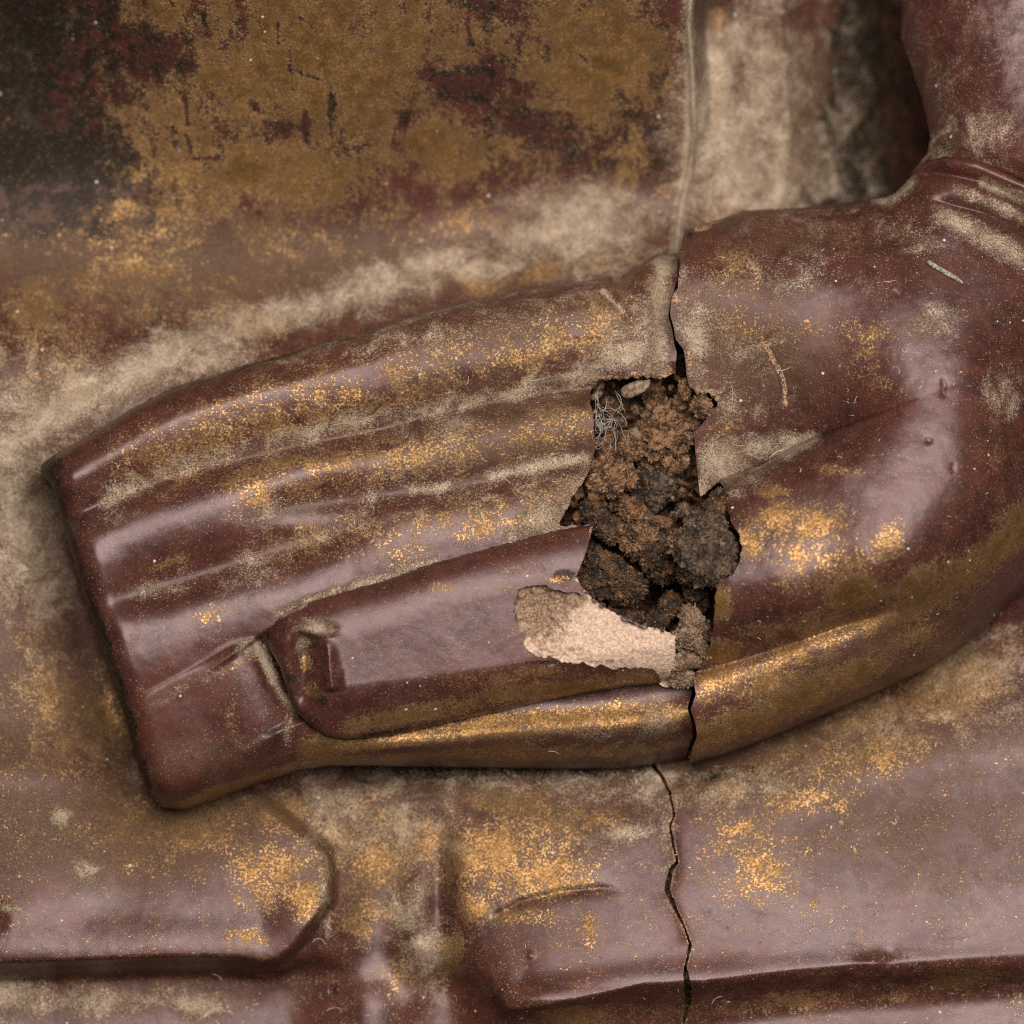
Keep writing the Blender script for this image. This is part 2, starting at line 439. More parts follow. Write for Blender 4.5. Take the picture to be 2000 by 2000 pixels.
LAC = lacquer_material()
CLAY = clay_material('brown_clay_core', (.030, .013, .006), (.30, .150, .070), (.50, .31, .18))
CLAYWET = clay_material('dark_resinous_core', (.008, .005, .003), (.13, .062, .026), (.34, .18, .085), .45, .25)
CLAYGREY = clay_material('dusty_clay', (.028, .016, .009), (.165, .105, .066), (.38, .28, .195))
CLAYDUST = clay_material('pale_dusty_clay', (.085, .048, .027), (.34, .22, .14), (.48, .35, .25))
TAN = clay_material('pale_clay_crust', (.16, .09, .05), (.42, .29, .19), (.5, .38, .28))
PLASTER = plaster_material()
HAIR = plain_material('pale_fibre', (.32, .28, .23), (.55, .5, .44), 20, .6)
HAIRDARK = plain_material('grey_brown_fibre', (.10, .075, .055), (.30, .25, .20), 20, .6)
STRAW = plain_material('weathered_straw', (.13, .11, .075), (.36, .33, .26), 6, .85)
FLAKE = plain_material('buff_flake', (.11, .07, .04), (.30, .215, .145), 10, .7)

# ------------------------------------------------------------------ the statue: outlines (units of the relief)
def T(name, label=None):
    o = bpy.data.objects.new(name, None); C.objects.link(o); return o
statue = T('lacquered_statue'); statue.rotation_euler = (TILT, 0, 0)
statue['label'] = 'worn maroon lacquered statue with gilding, its broken hand resting on its lap'; statue['category'] = 'statue'

crack_left = [(1338, 446), (1336, 462), (1330, 487), (1328, 516), (1324, 545), (1323, 564), (1315, 574), (1309, 590), (1308, 617), (1315, 644), (1319, 665), (1334, 684), (1338, 711), (1340, 735), (1346, 760)]
hole = [(1153, 761), (1166, 746), (1186, 741), (1212, 739), (1241, 735), (1272, 733), (1298, 739), (1311, 728), (1321, 730), (1336, 748), (1360, 766), (1383, 769), (1404, 779), (1399, 795), (1383, 805),
        (1373, 826), (1357, 842), (1342, 854), (1339, 870), (1349, 898), (1349, 914), (1343, 930), (1339, 961), (1344, 997), (1362, 976), (1383, 958), (1406, 940), (1414, 961), (1417, 994), (1424, 1020), (1437, 1043),
        (1443, 1069), (1437, 1095), (1424, 1121), (1404, 1134), (1393, 1142), (1393, 1150), (1391, 1181), (1388, 1223), (1383, 1254), (1373, 1290), (1357, 1316), (1352, 1331),
        (1330, 1334), (1316, 1330), (1316, 1240), (1290, 1228), (1240, 1217), (1200, 1197), (1165, 1177), (1140, 1152), (1123, 1128), (1143, 1077), (1157, 1025), (1093, 1028), (1096, 1012), (1111, 986), (1129, 953), (1150, 922),
        (1155, 898), (1166, 870), (1160, 852), (1158, 818), (1155, 795)]
crack_low = [(1352, 1331), (1357, 1352), (1347, 1383), (1357, 1414), (1360, 1435), (1352, 1461), (1340, 1492)]

top_edge = D([(70, 880), (85, 868), (115, 850), (150, 830), (200, 800), (250, 768), (300, 742), (330, 728), (400, 708), (450, 690), (520, 672), (600, 648), (680, 628), (720, 612), (760, 598), (850, 575), (900, 562), (1000, 540), (1080, 528), (1140, 521)]) + [(1190, 533), (1205, 541), (1222, 530), (1240, 520), (1262, 507), (1286, 489), (1300, 492), (1326, 487)]
bot_edge = [(1340, 1492)] + D([(1240, 1450), (1180, 1458), (1100, 1458), (1000, 1455), (900, 1452), (800, 1450), (700, 1447), (620, 1447), (560, 1455), (500, 1475), (450, 1492), (400, 1512), (350, 1528), (312, 1531)])
left_edge = D([(312, 1531), (292, 1524), (277, 1492), (262, 1440), (250, 1400), (240, 1360), (225, 1310), (205, 1260), (190, 1200), (170, 1150), (158, 1110), (143, 1060), (125, 1010), (113, 980), (104, 935), (95, 912), (78, 896), (70, 880)])
hand_left = top_edge + [(1324, 545), (1309, 590), (1306, 617), (1313, 644), (1316, 665), (1322, 690), (1318, 728), (1330, 800), (1330, 1331)] + [(x - 5, y) for x, y in crack_low[:-1]] + bot_edge[:1] + bot_edge[1:] + left_edge[1:-1]

def jag(X, Y, a=3.0, s=16): return a * fbm2(X, Y, s, 3, 2)

# ---- fingers
G1 = [(60, 1050), (190, 990), (252, 961), (330, 936), (423, 908), (516, 887), (600, 866), (745, 838), (854, 808), (962, 786), (1053, 768), (1160, 757)]
G2 = [(430, 1003), (470, 996), (640, 978), (745, 966), (803, 960), (870, 953), (962, 935), (1035, 917), (1150, 893)]
G3 = [(100, 1212), (240, 1168), (314, 1144), (361, 1129), (454, 1101), (547, 1073), (640, 1045), (720, 1018), (820, 1000)]
G4 = [(240, 1395), (303, 1341), (380, 1300), (459, 1260), (500, 1245)]
plate = [(459, 1258), (498, 1250), (518, 1281), (534, 1320), (547, 1346), (570, 1374), (588, 1387), (593, 1405), (570, 1431), (480, 1510), (300, 1620), (150, 1620), (120, 1420), (252, 1385), (303, 1341)]
G1s, G2s, G3s = smooth_poly(G1, 4), smooth_poly(G2, 4), smooth_poly(G3, 4)
def h_finger(X, Y):
    ax = (X - 250) / 950.0
    ymid = 1200 - 235 * ax
    v = (Y - ymid) * .97
    h = 255 + (1320 - X) * .075 - 62 * (v / 430.0) ** 2
    h = h + groove(X, Y, G1s, 58, 64, 28, 0, soft=12)
    h = h + groove(X, Y, G2s, 40, 58, 30, .3, soft=18)
    h = h + groove(X, Y, G3s, 52, 60, 30, .35, .35, soft=24)
    h = h + groove(X, Y, G4, 4, 30, 4, .15)
    h = h + 16 * sstep(sdf(X, Y, plate), -12, 24) * sstep(X - (Y - 1300) * .3, 360, 500)
    h = h + groove(X, Y, [(508, 1240), (545, 1290), (575, 1345), (605, 1405)], 45, 10, 40, .05, .1)
    h = h + edge_round(X, Y, top_edge, 74, 120) + edge_round(X, Y, bot_edge, 84, 120) + edge_round(X, Y, left_edge, 58, 95)
    d, t, s_ = seg_dist(X, Y, smooth_poly([(560, 1492), (760, 1462), (1000, 1432), (1200, 1420), (1360, 1396)], 4)); h = h + 34 * np.exp(-(d / 34) ** 2) * sstep(X, 560, 800)
    h = h - 34 * sstep(X, 1255, 1300) * sstep(735 - Y, 0, 30)
    h = h - 55 * np.exp(-(((X - 1208) / 16) ** 2 + ((Y - 540) / 12) ** 2))
    h = h + groove(X, Y, [(1228, 578), (1245, 586), (1268, 592)], 7, 3, 3, .1, .1) + groove(X, Y, [(1175, 566), (1195, 590), (1215, 605), (1226, 622), (1227, 640)], 7, 9, 4, .1, .2)
    h = h + 2.5 * fbm2(X, Y, 150, 3, 1) + .35 * fbm2(X, Y, 22, 3, 3)
    return h
fing_gold = [([(300, 900), (450, 830), (600, 785), (800, 745), (1000, 690), (1200, 640)], 105, .50), (680, 768, 70, 26, .66, -12), (760, 790, 90, 26, .56, -12), (1010, 700, 110, 40, .62, -12), (1160, 640, 80, 45, .6),
    ([(480, 960), (700, 905), (900, 880), (1130, 830)], 70, .50), (510, 978, 28, 12, .85, -10), (800, 900, 90, 30, .66, -10), (840, 890, 30, 40, .6), (330, 1100, 60, 14, .55, -15), (620, 960, 90, 16, .5, -8),
    ([(560, 1060), (800, 1020), (1000, 985), (1110, 960)], 62, .46), (420, 1200, 50, 26, .58, -20), (300, 1140, 50, 20, .3), (480, 1290, 60, 14, .55, -28), (370, 1330, 40, 12, .4, -25), (960, 1030, 120, 24, .62, -14), (800, 1080, 90, 40, .45, -15),
    ([(610, 1462), (760, 1446), (900, 1420), (1050, 1408), (1200, 1398), (1345, 1392)], 36, .72), ([(640, 1478), (800, 1470), (1000, 1468), (1200, 1470), (1340, 1450)], 24, .58), (1100, 1405, 150, 20, .9), (960, 1425, 120, 14, .9), (820, 1462, 80, 10, -.45, -4), (1160, 1446, 60, 6, -.5, 4), (1290, 1440, 40, 26, -.3), (700, 1470, 60, 8, -.3), (640, 1440, 50, 18, .7),
    ([(330, 1580), (420, 1545), (500, 1520), (600, 1490)], 12, .62), (330, 1560, 20, 60, .3), (460, 1400, 16, 50, .42), (1290, 560, 40, 50, .6), (1230, 545, 40, 20, .5), (1200, 1180, 200, 200, .2)]
fing_dust = [([(215, 972), (330, 918), (460, 885), (620, 845), (800, 805), (960, 772), (1120, 745)], 20, .52), (1080, 740, 90, 12, .85, -10), (880, 640, 300, 26, .30, -13), ([(600, 680), (900, 582), (1150, 542)], 18, .35),
    ([(805, 958), (870, 950)], 11, .95), ([(960, 930), (1040, 912), (1140, 896)], 13, .98), ([(520, 1090), (660, 1040), (820, 1000)], 14, .35), ([(300, 1150), (460, 1102), (640, 1045)], 24, .22), ([(440, 1003), (640, 980), (800, 960)], 20, .25), (1060, 1010, 70, 34, .78, -30), (1120, 950, 26, 34, .5), (1000, 960, 100, 20, .3, -12),
    ([(1300, 500), (1288, 560), (1290, 620), (1285, 670), (1280, 715)], 22, 1.0), (1225, 690, 80, 26, 1.1, -14), (1205, 650, 30, 34, .55), (1150, 708, 90, 10, .55, -8), (1265, 640, 34, 50, .9), (1180, 712, 60, 10, .9, -8), ([(1178, 568), (1200, 592), (1218, 610)], 6, .8),
    ([(500, 1250), (519, 1283), (536, 1322), (550, 1350), (572, 1376), (586, 1392)], 8, 1.0), (488, 1262, 26, 16, .65), (566, 1425, 10, 30, .4), ([(545, 1200), (600, 1172), (700, 1142), (850, 1095)], 10, .62), (370, 1340, 100, 10, .3, -28), (250, 1010, 40, 20, .3), (500, 1130, 70, 20, .3, -15), (1280, 1410, 40, 40, .5)]
fing_black = [([(75, 880), (100, 905), (112, 960), (120, 1000), (150, 1100), (190, 1210), (240, 1350), (275, 1500), (300, 1580)], 20, 1.0), (88, 905, 44, 34, 1.2), ([(85, 895), (110, 876), (200, 822), (310, 762), (420, 728), (560, 690), (740, 640)], 12, .85), (540, 1430, 40, 18, .7), (480, 1310, 24, 20, .4), (280, 1250, 60, 30, .35), (1205, 540, 22, 16, .9), (340, 1450, 60, 30, .35), ([(540, 1290), (575, 1350), (600, 1400)], 10, .8), (1000, 1480, 400, 12, .3)]  # strokes on the rims and beside the thumb paint shade as dark colour
fing_dust += [(900, 900, 260, 150, .14), (950, 660, 260, 50, .2, -13), (700, 1000, 250, 60, .14, -13), (1150, 1450, 250, 30, .15)]
def a_finger(X, Y):
    return dict(matte=paint(X, Y, [(1000, 850, 260, 180, .34), (1000, 640, 300, 60, .38, -13), (1000, 1430, 400, 50, .3), (420, 1480, 160, 80, .2)]), gold=paint(X, Y, fing_gold, .12), dust=paint(X, Y, fing_dust, .03, .84), black=paint(X, Y, fing_black, 0.0), clay=paint(X, Y, [(1208, 541, 14, 10, .8), (1250, 730, 60, 6, .6), (1300, 725, 14, 16, .9)]))
thumb = [(1157, 1025), (1089, 1036), (962, 1069), (854, 1098), (763, 1130), (672, 1156), (600, 1177), (556, 1199), (527, 1232), (532, 1265), (552, 1300), (566, 1345), (582, 1385), (605, 1412), (640, 1434), (680, 1441), (760, 1435), (850, 1415),
         (950, 1392), (1050, 1370), (1150, 1350), (1230, 1338), (1316, 1330), (1316, 1240), (1290, 1228), (1240, 1217), (1200, 1197), (1165, 1177), (1140, 1152), (1123, 1128), (1143, 1077)]
plaster = D([(970, 1140), (973, 1122), (985, 1110), (1010, 1103), (1035, 1104), (1060, 1112), (1083, 1118), (1100, 1122)]) + [(1123, 1128), (1140, 1152), (1165, 1177), (1200, 1197), (1240, 1217), (1290, 1228), (1316, 1240), (1322, 1300), (1314, 1333)] + D([(1252, 1290), (1240, 1278), (1232, 1264), (1215, 1258), (1180, 1261), (1150, 1255), (1125, 1256), (1095, 1249), (1070, 1249), (1040, 1238), (1010, 1234), (1000, 1228), (988, 1205), (975, 1172)])
pl_s = smooth_poly(plaster, 3, True)
def phi_finger(X, Y):
    f = sdf(X, Y, hand_left)
    hh = sdf(X, Y, hole) + jag(X, Y, 5)
    return np.minimum(f, -hh)
def lab_finger(x, y):
    def below(G):
        P = np.array(G); yy = np.interp(x, P[:, 0], P[:, 1]); return y > yy
    G2f = [(150, 1120)] + [(300, 1060)] + G2
    G4f = [(200, 1420)] + G4 + [(620, 1440), (900, 1400), (1360, 1330)]
    return below(G1).astype(int) + below(G2f) + below(G4f)
relief('finger', (55, 470, 1370, 1600), 3.0, phi_finger, h_finger, a_finger, LAC, statue, depth=120, inset=34,
       labels=(lab_finger, [('finger', {'label': 'uppermost finger, longest and most gilded along its back'}), ('finger', {}), ('finger', {}), ('finger', {'label': 'lowest finger, gold along its underside'})]))

# ---- thumb
nail_c = crop(450, 1100, 400, [(640, 700), (700, 590), (850, 540), (990, 590), (1040, 660), (1060, 800), (1100, 1000), (1080, 1160), (1000, 1260), (900, 1280), (840, 1200), (780, 1000), (700, 850)])
def h_thumb(X, Y):
    h = 255 + (1320 - X) * .075 + 8
    d = sdf(X, Y, thumb_u)
    dd = np.clip(d, 0, 200)
    h = h + 52 * np.sqrt(np.maximum(0, 1 - (1 - np.clip(dd / 95, 0, 1)) ** 2))
    h = h - 30 * sstep(Y - (1330 - (X - 700) * .13), 0, 90)           # underside turns away
    h = h - 34 * np.exp(-(((X - 600) / 24) ** 2)) * sstep(Y, 1215, 1265) * sstep(1400 - Y, 0, 50) # hollow beside the nail
    h = h - 10 * sstep(575 - X, 0, 40)
    bar = smooth_poly(crop(450, 1100, 400, [(900, 700), (935, 800), (950, 950), (965, 1080), (985, 1200)]), 4)
    d, t, sd = seg_dist(X, Y, bar); en = sstep(t, 0, .12) * sstep(1 - t, 0, .12)
    h = h + (4 + 22 * t) * np.exp(-(d / 16) ** 2) * en - 11 * np.where(sd > 0, np.exp(-((d - 14) / 16) ** 2), 0) * en
    d, t, sd = seg_dist(X, Y, crop(450, 1100, 400, [(1065, 960), (1050, 1060), (1040, 1160)])); h = h + 3 * np.exp(-(d / 5.5) ** 2) * sstep(t, 0, .3) * sstep(1 - t, 0, .3)
    h = h + 13 * np.exp(-(((X - 624) / 36) ** 2 + ((Y - 1228) / 13) ** 2) ** 1.5)
    h = h + 1.5 * fbm2(X, Y, 130, 2, 4) + .25 * fbm2(X, Y, 20, 3, 6)
    return h
thumb_u = thumb[:22] + [(1500, 1300), (1500, 1000)]
th_gold = [(870, 1146, 34, 16, .62), (990, 1145, 40, 14, .4), (1090, 1130, 26, 10, .62), ([(690, 1415), (850, 1385), (1000, 1352), (1160, 1335), (1260, 1325)], 26, .62), (1130, 1340, 110, 18, .75), (1060, 1310, 80, 20, .5), (690, 1195, 30, 12, .5), (600, 1290, 14, 20, .7), (612, 1345, 14, 20, .7), (960, 1330, 120, 26, .45)]
th_dust = [(620, 1222, 34, 14, .8), (596, 1250, 14, 16, .6), (1020, 1110, 60, 12, .15), ([(556, 1199), (600, 1177)], 5, .8)]
def a_thumb(X, Y):
    return dict(gold=paint(X, Y, th_gold, .07), dust=paint(X, Y, th_dust, .02), black=paint(X, Y, [(1100, 1120, 30, 14, 1.0), (1030, 1070, 110, 12, .4, -15), (634, 1365, 16, 14, .9), ([(690, 1436), (850, 1412), (1000, 1382)], 9, .7), (850, 1370, 60, 12, .35), (575, 1330, 14, 70, .6), (1085, 1290, 140, 5, .8)]), clay=paint(X, Y, [(1230, 1332, 60, 10, .5), (1155, 1040, 8, 14, .9)]))
pl_sd = lambda X, Y: sdf(X, Y, pl_s) + jag(X, Y, 9, 24)
phi_thumb = lambda X, Y: np.minimum(sdf(X, Y, thumb), -pl_sd(X, Y))
th = relief('thumb', (515, 1010, 1330, 1452), 2.6, phi_thumb, h_thumb, a_thumb, LAC, statue, depth=70, inset=6,
            labels=(lambda x, y: inside(x, y, nail_c).astype(int), [('thumb', {}), ('thumb_nail', {})]), rim=2.0)
if 1 in th: th[1].parent = th[0]
def h_plaster(X, Y):
    r = sstep(1110 - X, -60, 40)
    return h_thumb(X, Y) - 13 - 12 * r * np.exp(-(((X - 1050) / 60) ** 2 + ((Y - 1200) / 50) ** 2)) + (3.0 + 10 * r) * fbm2(X, Y, 22, 4, 8, .65) + 1.2 * fbm2(X, Y, 6, 2, 9)
def a_plaster(X, Y):
    return dict(dirt=np.clip(sstep(1120 - X, -30, 60) * .9 * sstep(1235 - Y, -40, 60) + paint(X, Y, [(1090, 1150, 50, 26, .8), (1120, 1170, 40, 18, .8), (1060, 1240, 50, 26, .5), (1290, 1320, 26, 20, .5), (1180, 1290, 60, 10, .5)]), 0, 1))
relief('exposed_plaster', (985, 1120, 1335, 1350), 2.6, lambda X, Y: np.minimum(sdf(X, Y, smooth_poly(plaster, 3, True)) + 5, -(sdf(X, Y, hole) + jag(X, Y, 4, 9))), h_plaster, a_plaster, PLASTER, th[0], depth=55, inset=8, skirt_dark=0)

# ---- palm
palm_top = [(1340, 446)] + D([(1310, 424), (1340, 415), (1370, 405), (1410, 390), (1470, 388), (1520, 385), (1600, 376), (1665, 369)]) + [(1735, 381), (1757, 371), (1775, 352), (1795, 330)]
wrist_up = [(1795, 330), (1815, 312), (1850, 303), (1910, 312), (2000, 349), (2150, 415)]
palm_bot = [(2150, 1080), (2060, 1130)] + D([(1932, 1130), (1890, 1170), (1850, 1205), (1800, 1238), (1750, 1266), (1700, 1290), (1650, 1311), (1600, 1332), (1550, 1354), (1500, 1375), (1450, 1395), (1400, 1414), (1360, 1428)]) + [(1375, 1486), (1346, 1494)]
palm = crack_left[1:] + [(1346, 765), (1370, 1000), (1380, 1200), (1352, 1331)] + crack_low[1:-1] + palm_bot[::-1] + wrist_up[::-1] + palm_top[::-1][1:]
C1 = [(1405, 945), (1417, 935), (1485, 908), (1538, 881), (1585, 858), (1636, 838), (1720, 806), (1810, 772), (1920, 730), (2060, 690)]
C1 = smooth_poly(C1, 6)
C2 = [(1340, 1318), (1362, 1310), (1450, 1285), (1518, 1264), (1621, 1228), (1725, 1194), (1790, 1178)]
W1 = [(1790, 345), (1830, 335), (1880, 345), (1910, 352), (2000, 392), (2150, 470)]
W2 = [(1800, 385), (1850, 398), (1920, 416), (2000, 452), (2150, 540)]
palm_h = tps([(1340, 440, 190), (1500, 400, 150), (1700, 385, 165), (1850, 400, 222), (1850, 320, 215), (2000, 370, 215), (2050, 480, 222), (1350, 550, 243), (1450, 550, 250), (1600, 560, 258), (1750, 560, 276), (1900, 600, 286), (1480, 630, 266), (1620, 640, 274), (2000, 650, 250), (2120, 700, 150),
    (1400, 700, 250), (1500, 700, 258), (1600, 720, 278), (1700, 720, 312), (1790, 720, 328), (1870, 720, 326), (1960, 750, 280), (2080, 800, 165), (1400, 820, 238), (1500, 830, 240), (1600, 820, 266), (1700, 840, 326), (1790, 850, 350), (1870, 850, 346), (1950, 850, 300), (2100, 950, 140),
    (1420, 980, 258), (1500, 1000, 276), (1600, 1000, 294), (1700, 1000, 330), (1800, 1000, 352), (1880, 980, 340), (1970, 1000, 270), (1450, 1080, 292), (1600, 1090, 318), (1750, 1080, 340), (1860, 1080, 312), (1420, 1170, 300), (1550, 1170, 316), (1700, 1150, 318), (1800, 1150, 290), (1950, 1130, 200),
    (1370, 1300, 226), (1500, 1260, 240), (1650, 1220, 240), (1800, 1180, 225), (1350, 1480, 222), (1500, 1410, 222), (1700, 1320, 214), (1850, 1240, 195), (2000, 1150, 150)])
def h_palm(X, Y):
    h = palm_h(X, Y)
    d, t, s = seg_dist(X, Y, C1)
    fd = fade(t, 0, .80)
    wide = sstep(t, .30, .62); d0 = d; d = np.sqrt(d * d + (70 * wide) ** 2)
    h = h + np.where(s > 0, 88 * (1 - np.exp(-d0 / (34 + 190 * wide))) * np.exp(-d / 1100), -74 * np.exp(-d0 / (70 + 60 * wide)) * (1 - wide)) * fd + np.where(s > 0, -26 * np.exp(-d0 / 10), 0) * fd * (1 - wide)
    h = h + groove(X, Y, C2, 34, 34, 15, 0, .3)
    h = h + groove(X, Y, W1, 38, 17, 14, .1) + groove(X, Y, W2, 30, 22, 15, .2) + groove(X, Y, [(1850, 440), (1930, 470), (2010, 520), (2100, 590)], 14, 26, 34, .3)
    h = h + edge_round(X, Y, palm_top, 120, 90) + edge_round(X, Y, palm_bot, 125, 140) + edge_round(X, Y, wrist_up, 22, 26)
    # small chipped crack, dents and pits
    h = h + groove(X, Y, crop(1350, 350, 650, [(400, 925), (440, 990), (480, 1080), (520, 1150), (535, 1230), (545, 1320)]), 9, 16, 3.5, .08, .2)
    for pts, dp in (([(1150, 650), (1185, 672), (1220, 692)], 6), ([(1425, 1150), (1440, 1210), (1430, 1240), (1450, 1290)], 7), ([(1320, 1510), (1350, 1525), (1358, 1548)], 6), ([(870, 370), (960, 400), (1040, 385), (1100, 420)], 4), ([(1490, 1640), (1480, 1690), (1500, 1720)], 4), ([(1770, 930), (1795, 950)], 4)):
        h = h + groove(X, Y, crop(1350, 350, 650, pts), dp * .45, 3.0, 4.0, .35, .35)
    h = h + 2.5 * fbm2(X, Y, 150, 3, 12) + .5 * fbm2(X, Y, 26, 3, 13)
    return h
palm_gold = [(1440, 570, 110, 90, .44), (1470, 640, 120, 60, .48), (1430, 530, 70, 70, .45), (1700, 655, 70, 26, .50, -15), (1690, 690, 50, 16, .5), (1600, 640, 130, 40, .35), (1640, 460, 40, 60, .40), (1420, 830, 60, 50, .48), (1700, 740, 90, 60, .33), (1850, 720, 60, 60, .26), (1440, 800, 40, 60, .4),
    (1520, 1010, 70, 40, .80, -10), (1580, 1020, 70, 40, .85, -15), (1560, 1080, 110, 100, .55), (1640, 1120, 120, 90, .5), (1460, 1060, 36, 40, .74), (1630, 920, 60, 16, .6), (1600, 1090, 70, 34, .66), (1400, 1175, 26, 34, .95), (1660, 1160, 70, 46, .90), (1720, 1060, 80, 40, .62, -30), (1580, 1210, 90, 40, .55, -15), (1400, 1270, 60, 30, .78), (1500, 1230, 80, 24, .5), (1500, 960, 40, 16, .7),
    (1800, 1130, 110, 40, .68, -25), (1880, 1120, 80, 50, .74, -35), ([(1380, 1335), (1500, 1295), (1650, 1240), (1780, 1180), (1900, 1110), (2000, 1010)], 44, .66), ([(1370, 1440), (1500, 1390), (1650, 1320), (1800, 1240)], 44, .74), (1980, 1020, 70, 60, .6), (1950, 900, 80, 80, .26), (1930, 780, 60, 60, .28), (1500, 1330, 90, 26, .8, -18), (1760, 1270, 70, 30, -.3, -25), (1690, 1255, 50, 18, -.4, -25)]
palm_dust = [(1415, 900, 62, 46, .98), (1470, 880, 70, 26, .85, -18), ([(1530, 884), (1585, 856)], 14, .8), (1358, 660, 28, 56, 1.0), (1370, 965, 26, 30, .95), (1425, 795, 26, 36, .75),
    ([(1840, 424), (1900, 452), (2000, 508)], 22, .66), ([(1870, 372), (1920, 392), (2000, 428)], 12, .5), ([(1920, 358), (2000, 386)], 10, .62), (1760, 460, 80, 26, .35, 15), (1800, 640, 60, 34, .42), (1330, 620, 14, 90, .5), (1950, 770, 40, 50, .35), (1560, 550, 90, 60, .22), ([(1730, 385), (1780, 350)], 16, .7), (1350, 1000, 24, 70, .7)]
palm_dust += [(1440, 640, 130, 140, .16), (1450, 780, 120, 80, .18), (1560, 560, 160, 80, .14), (1650, 440, 200, 40, .16)]
def a_palm(X, Y):
    return dict(matte=paint(X, Y, [(1460, 680, 190, 150, .4), (1560, 460, 260, 60, .25), (1700, 1250, 300, 90, .3, -25)]), gold=paint(X, Y, palm_gold, .11), dust=paint(X, Y, palm_dust, .02, .82),
                black=paint(X, Y, [(1430, 520, 110, 90, .42), (1480, 700, 110, 90, .45), (1540, 780, 80, 60, .45), (1590, 845, 70, 16, .55, -22), (1490, 740, 40, 60, .4), (1380, 600, 50, 60, .3), (1660, 1080, 40, 20, .4), (1345, 880, 10, 30, .9), (1440, 960, 20, 16, .4), (1350, 460, 14, 16, .9), (1790, 800, 60, 40, .25), (1960, 770, 50, 60, .35), (1380, 1110, 10, 60, .6)]),
                clay=paint(X, Y, [(1372, 441, 22, 8, 1.0, -12), (1395, 430, 30, 6, .6, -15), (1318, 585, 8, 12, .9), (1345, 700, 8, 40, .6), (1385, 766, 26, 6, .9), (1345, 860, 6, 10, .9), (1395, 780, 26, 30, .45)] + [([p, q], 4.5, .9) for p, q in zip(crop(1350, 350, 650, [(400, 925), (455, 1020), (500, 1110), (530, 1160), (540, 1240)]), crop(1350, 350, 650, [(455, 1020), (500, 1110), (530, 1160), (540, 1240), (545, 1310)]))]))
phi_palm = lambda X, Y: np.minimum(sdf(X, Y, palm), -(sdf(X, Y, hole) + jag(X, Y, 4)))
relief('palm', (1295, 290, 2150, 1500), 3.0, phi_palm, h_palm, a_palm, LAC, statue, depth=120, inset=22)

# ---- forearm
arm_left = [(1768, -160), (1772, -80), (1776, 0), (1772, 58), (1793, 116), (1809, 167), (1822, 217), (1828, 262), (1822, 292), (1800, 318), (1780, 345)]
arm = arm_left + [(1800, 400), (1900, 400), (2200, 560), (2200, -160)]
def h_arm(X, Y):
    P = np.array(arm_left); xl = np.interp(Y, P[:, 1], P[:, 0]) - 6
    q = np.clip((X - xl) / 250, 0, 1)
    h = 236 - (330 - Y) * .20 - 215 * (1 - np.sqrt(1 - (1 - q) ** 2))
    d, t, s_ = seg_dist(X, Y, wrist_up); sd = np.where(s_ > 0, d, -d)
    h = h - 26 * sstep(sd, -30, 0) - 130 * sstep(sd, -2, 30)
    return h + 6 * fbm2(X, Y, 140, 3, 15) + 1.2 * fbm2(X, Y, 26, 3, 16)
relief('forearm', (1750, -160, 2200, 440), 3.5, lambda X, Y: sdf(X, Y, arm), h_arm, lambda X, Y: dict(gold=paint(X, Y, [(1900, 200, 60, 60, .15)], .06), dust=paint(X, Y, [(1900, 260, 80, 40, .3), (1840, 290, 40, 20, .4)], .06), black=paint(X, Y, [(1850, 280, 24, 16, .5)]), clay=np.zeros(X.shape)), LAC, statue, depth=200, inset=30)

# ------------------------------------------------------------------ torso, lap and robe (one continuous lacquer surface, split into its parts)
LS = 1.018
right_panel = [(869, 1000), (866, 1563), (876, 1654), (894, 1726), (930, 1798), (941, 1835), (952, 1878), (970, 1920), (992, 1950), (1020, 1950), (1057, 1943), (1166, 1922), (1250, 1904), (1325, 1900), (1362, 1899), (1553, 1876), (1647, 1867), (1760, 1861), (2000, 1843), (2500, 1810), (2500, 1000)]
left_panel = [(-400, 1880), (0, 1870), (145, 1866), (326, 1858), (471, 1860), (520, 1868), (550, 1862), (580, 1842), (604, 1812), (632, 1775), (650, 1745), (650, 1715), (641, 1654), (625, 1636), (580, 1605), (520, 1560), (440, 1500), (200, 1300), (-400, 1250)]
lap_crack = [(1268, 1470), (1274, 1492), (1290, 1512), (1305, 1543), (1313, 1585), (1305, 1606), (1311, 1642), (1318, 1673), (1305, 1688), (1298, 1725), (1311, 1756), (1331, 1797), (1342, 1828), (1331, 1870), (1336, 1911), (1339, 1947), (1331, 1983), (1326, 2010), (1332, 2150), (1328, 2300)]
under_hand = [(100, 1020), (190, 1290), (285, 1560), (420, 1530), (560, 1490), (750, 1470), (1000, 1475), (1250, 1470), (1400, 1430), (1600, 1350), (1800, 1260), (2000, 1140), (2300, 900)]
lip = [(1330, -200), (1338, -60), (1346, 0), (1342, 60), (1350, 130), (1354, 200), (1358, 260), (1350, 330), (1338, 380), (1328, 430), (1322, 490), (1318, 560)]
def valley(X): return 470 - .10 * (X - 700) * (X > 700) + 25 * np.sin(X / 260.0) - .05 * (700 - X) * 0
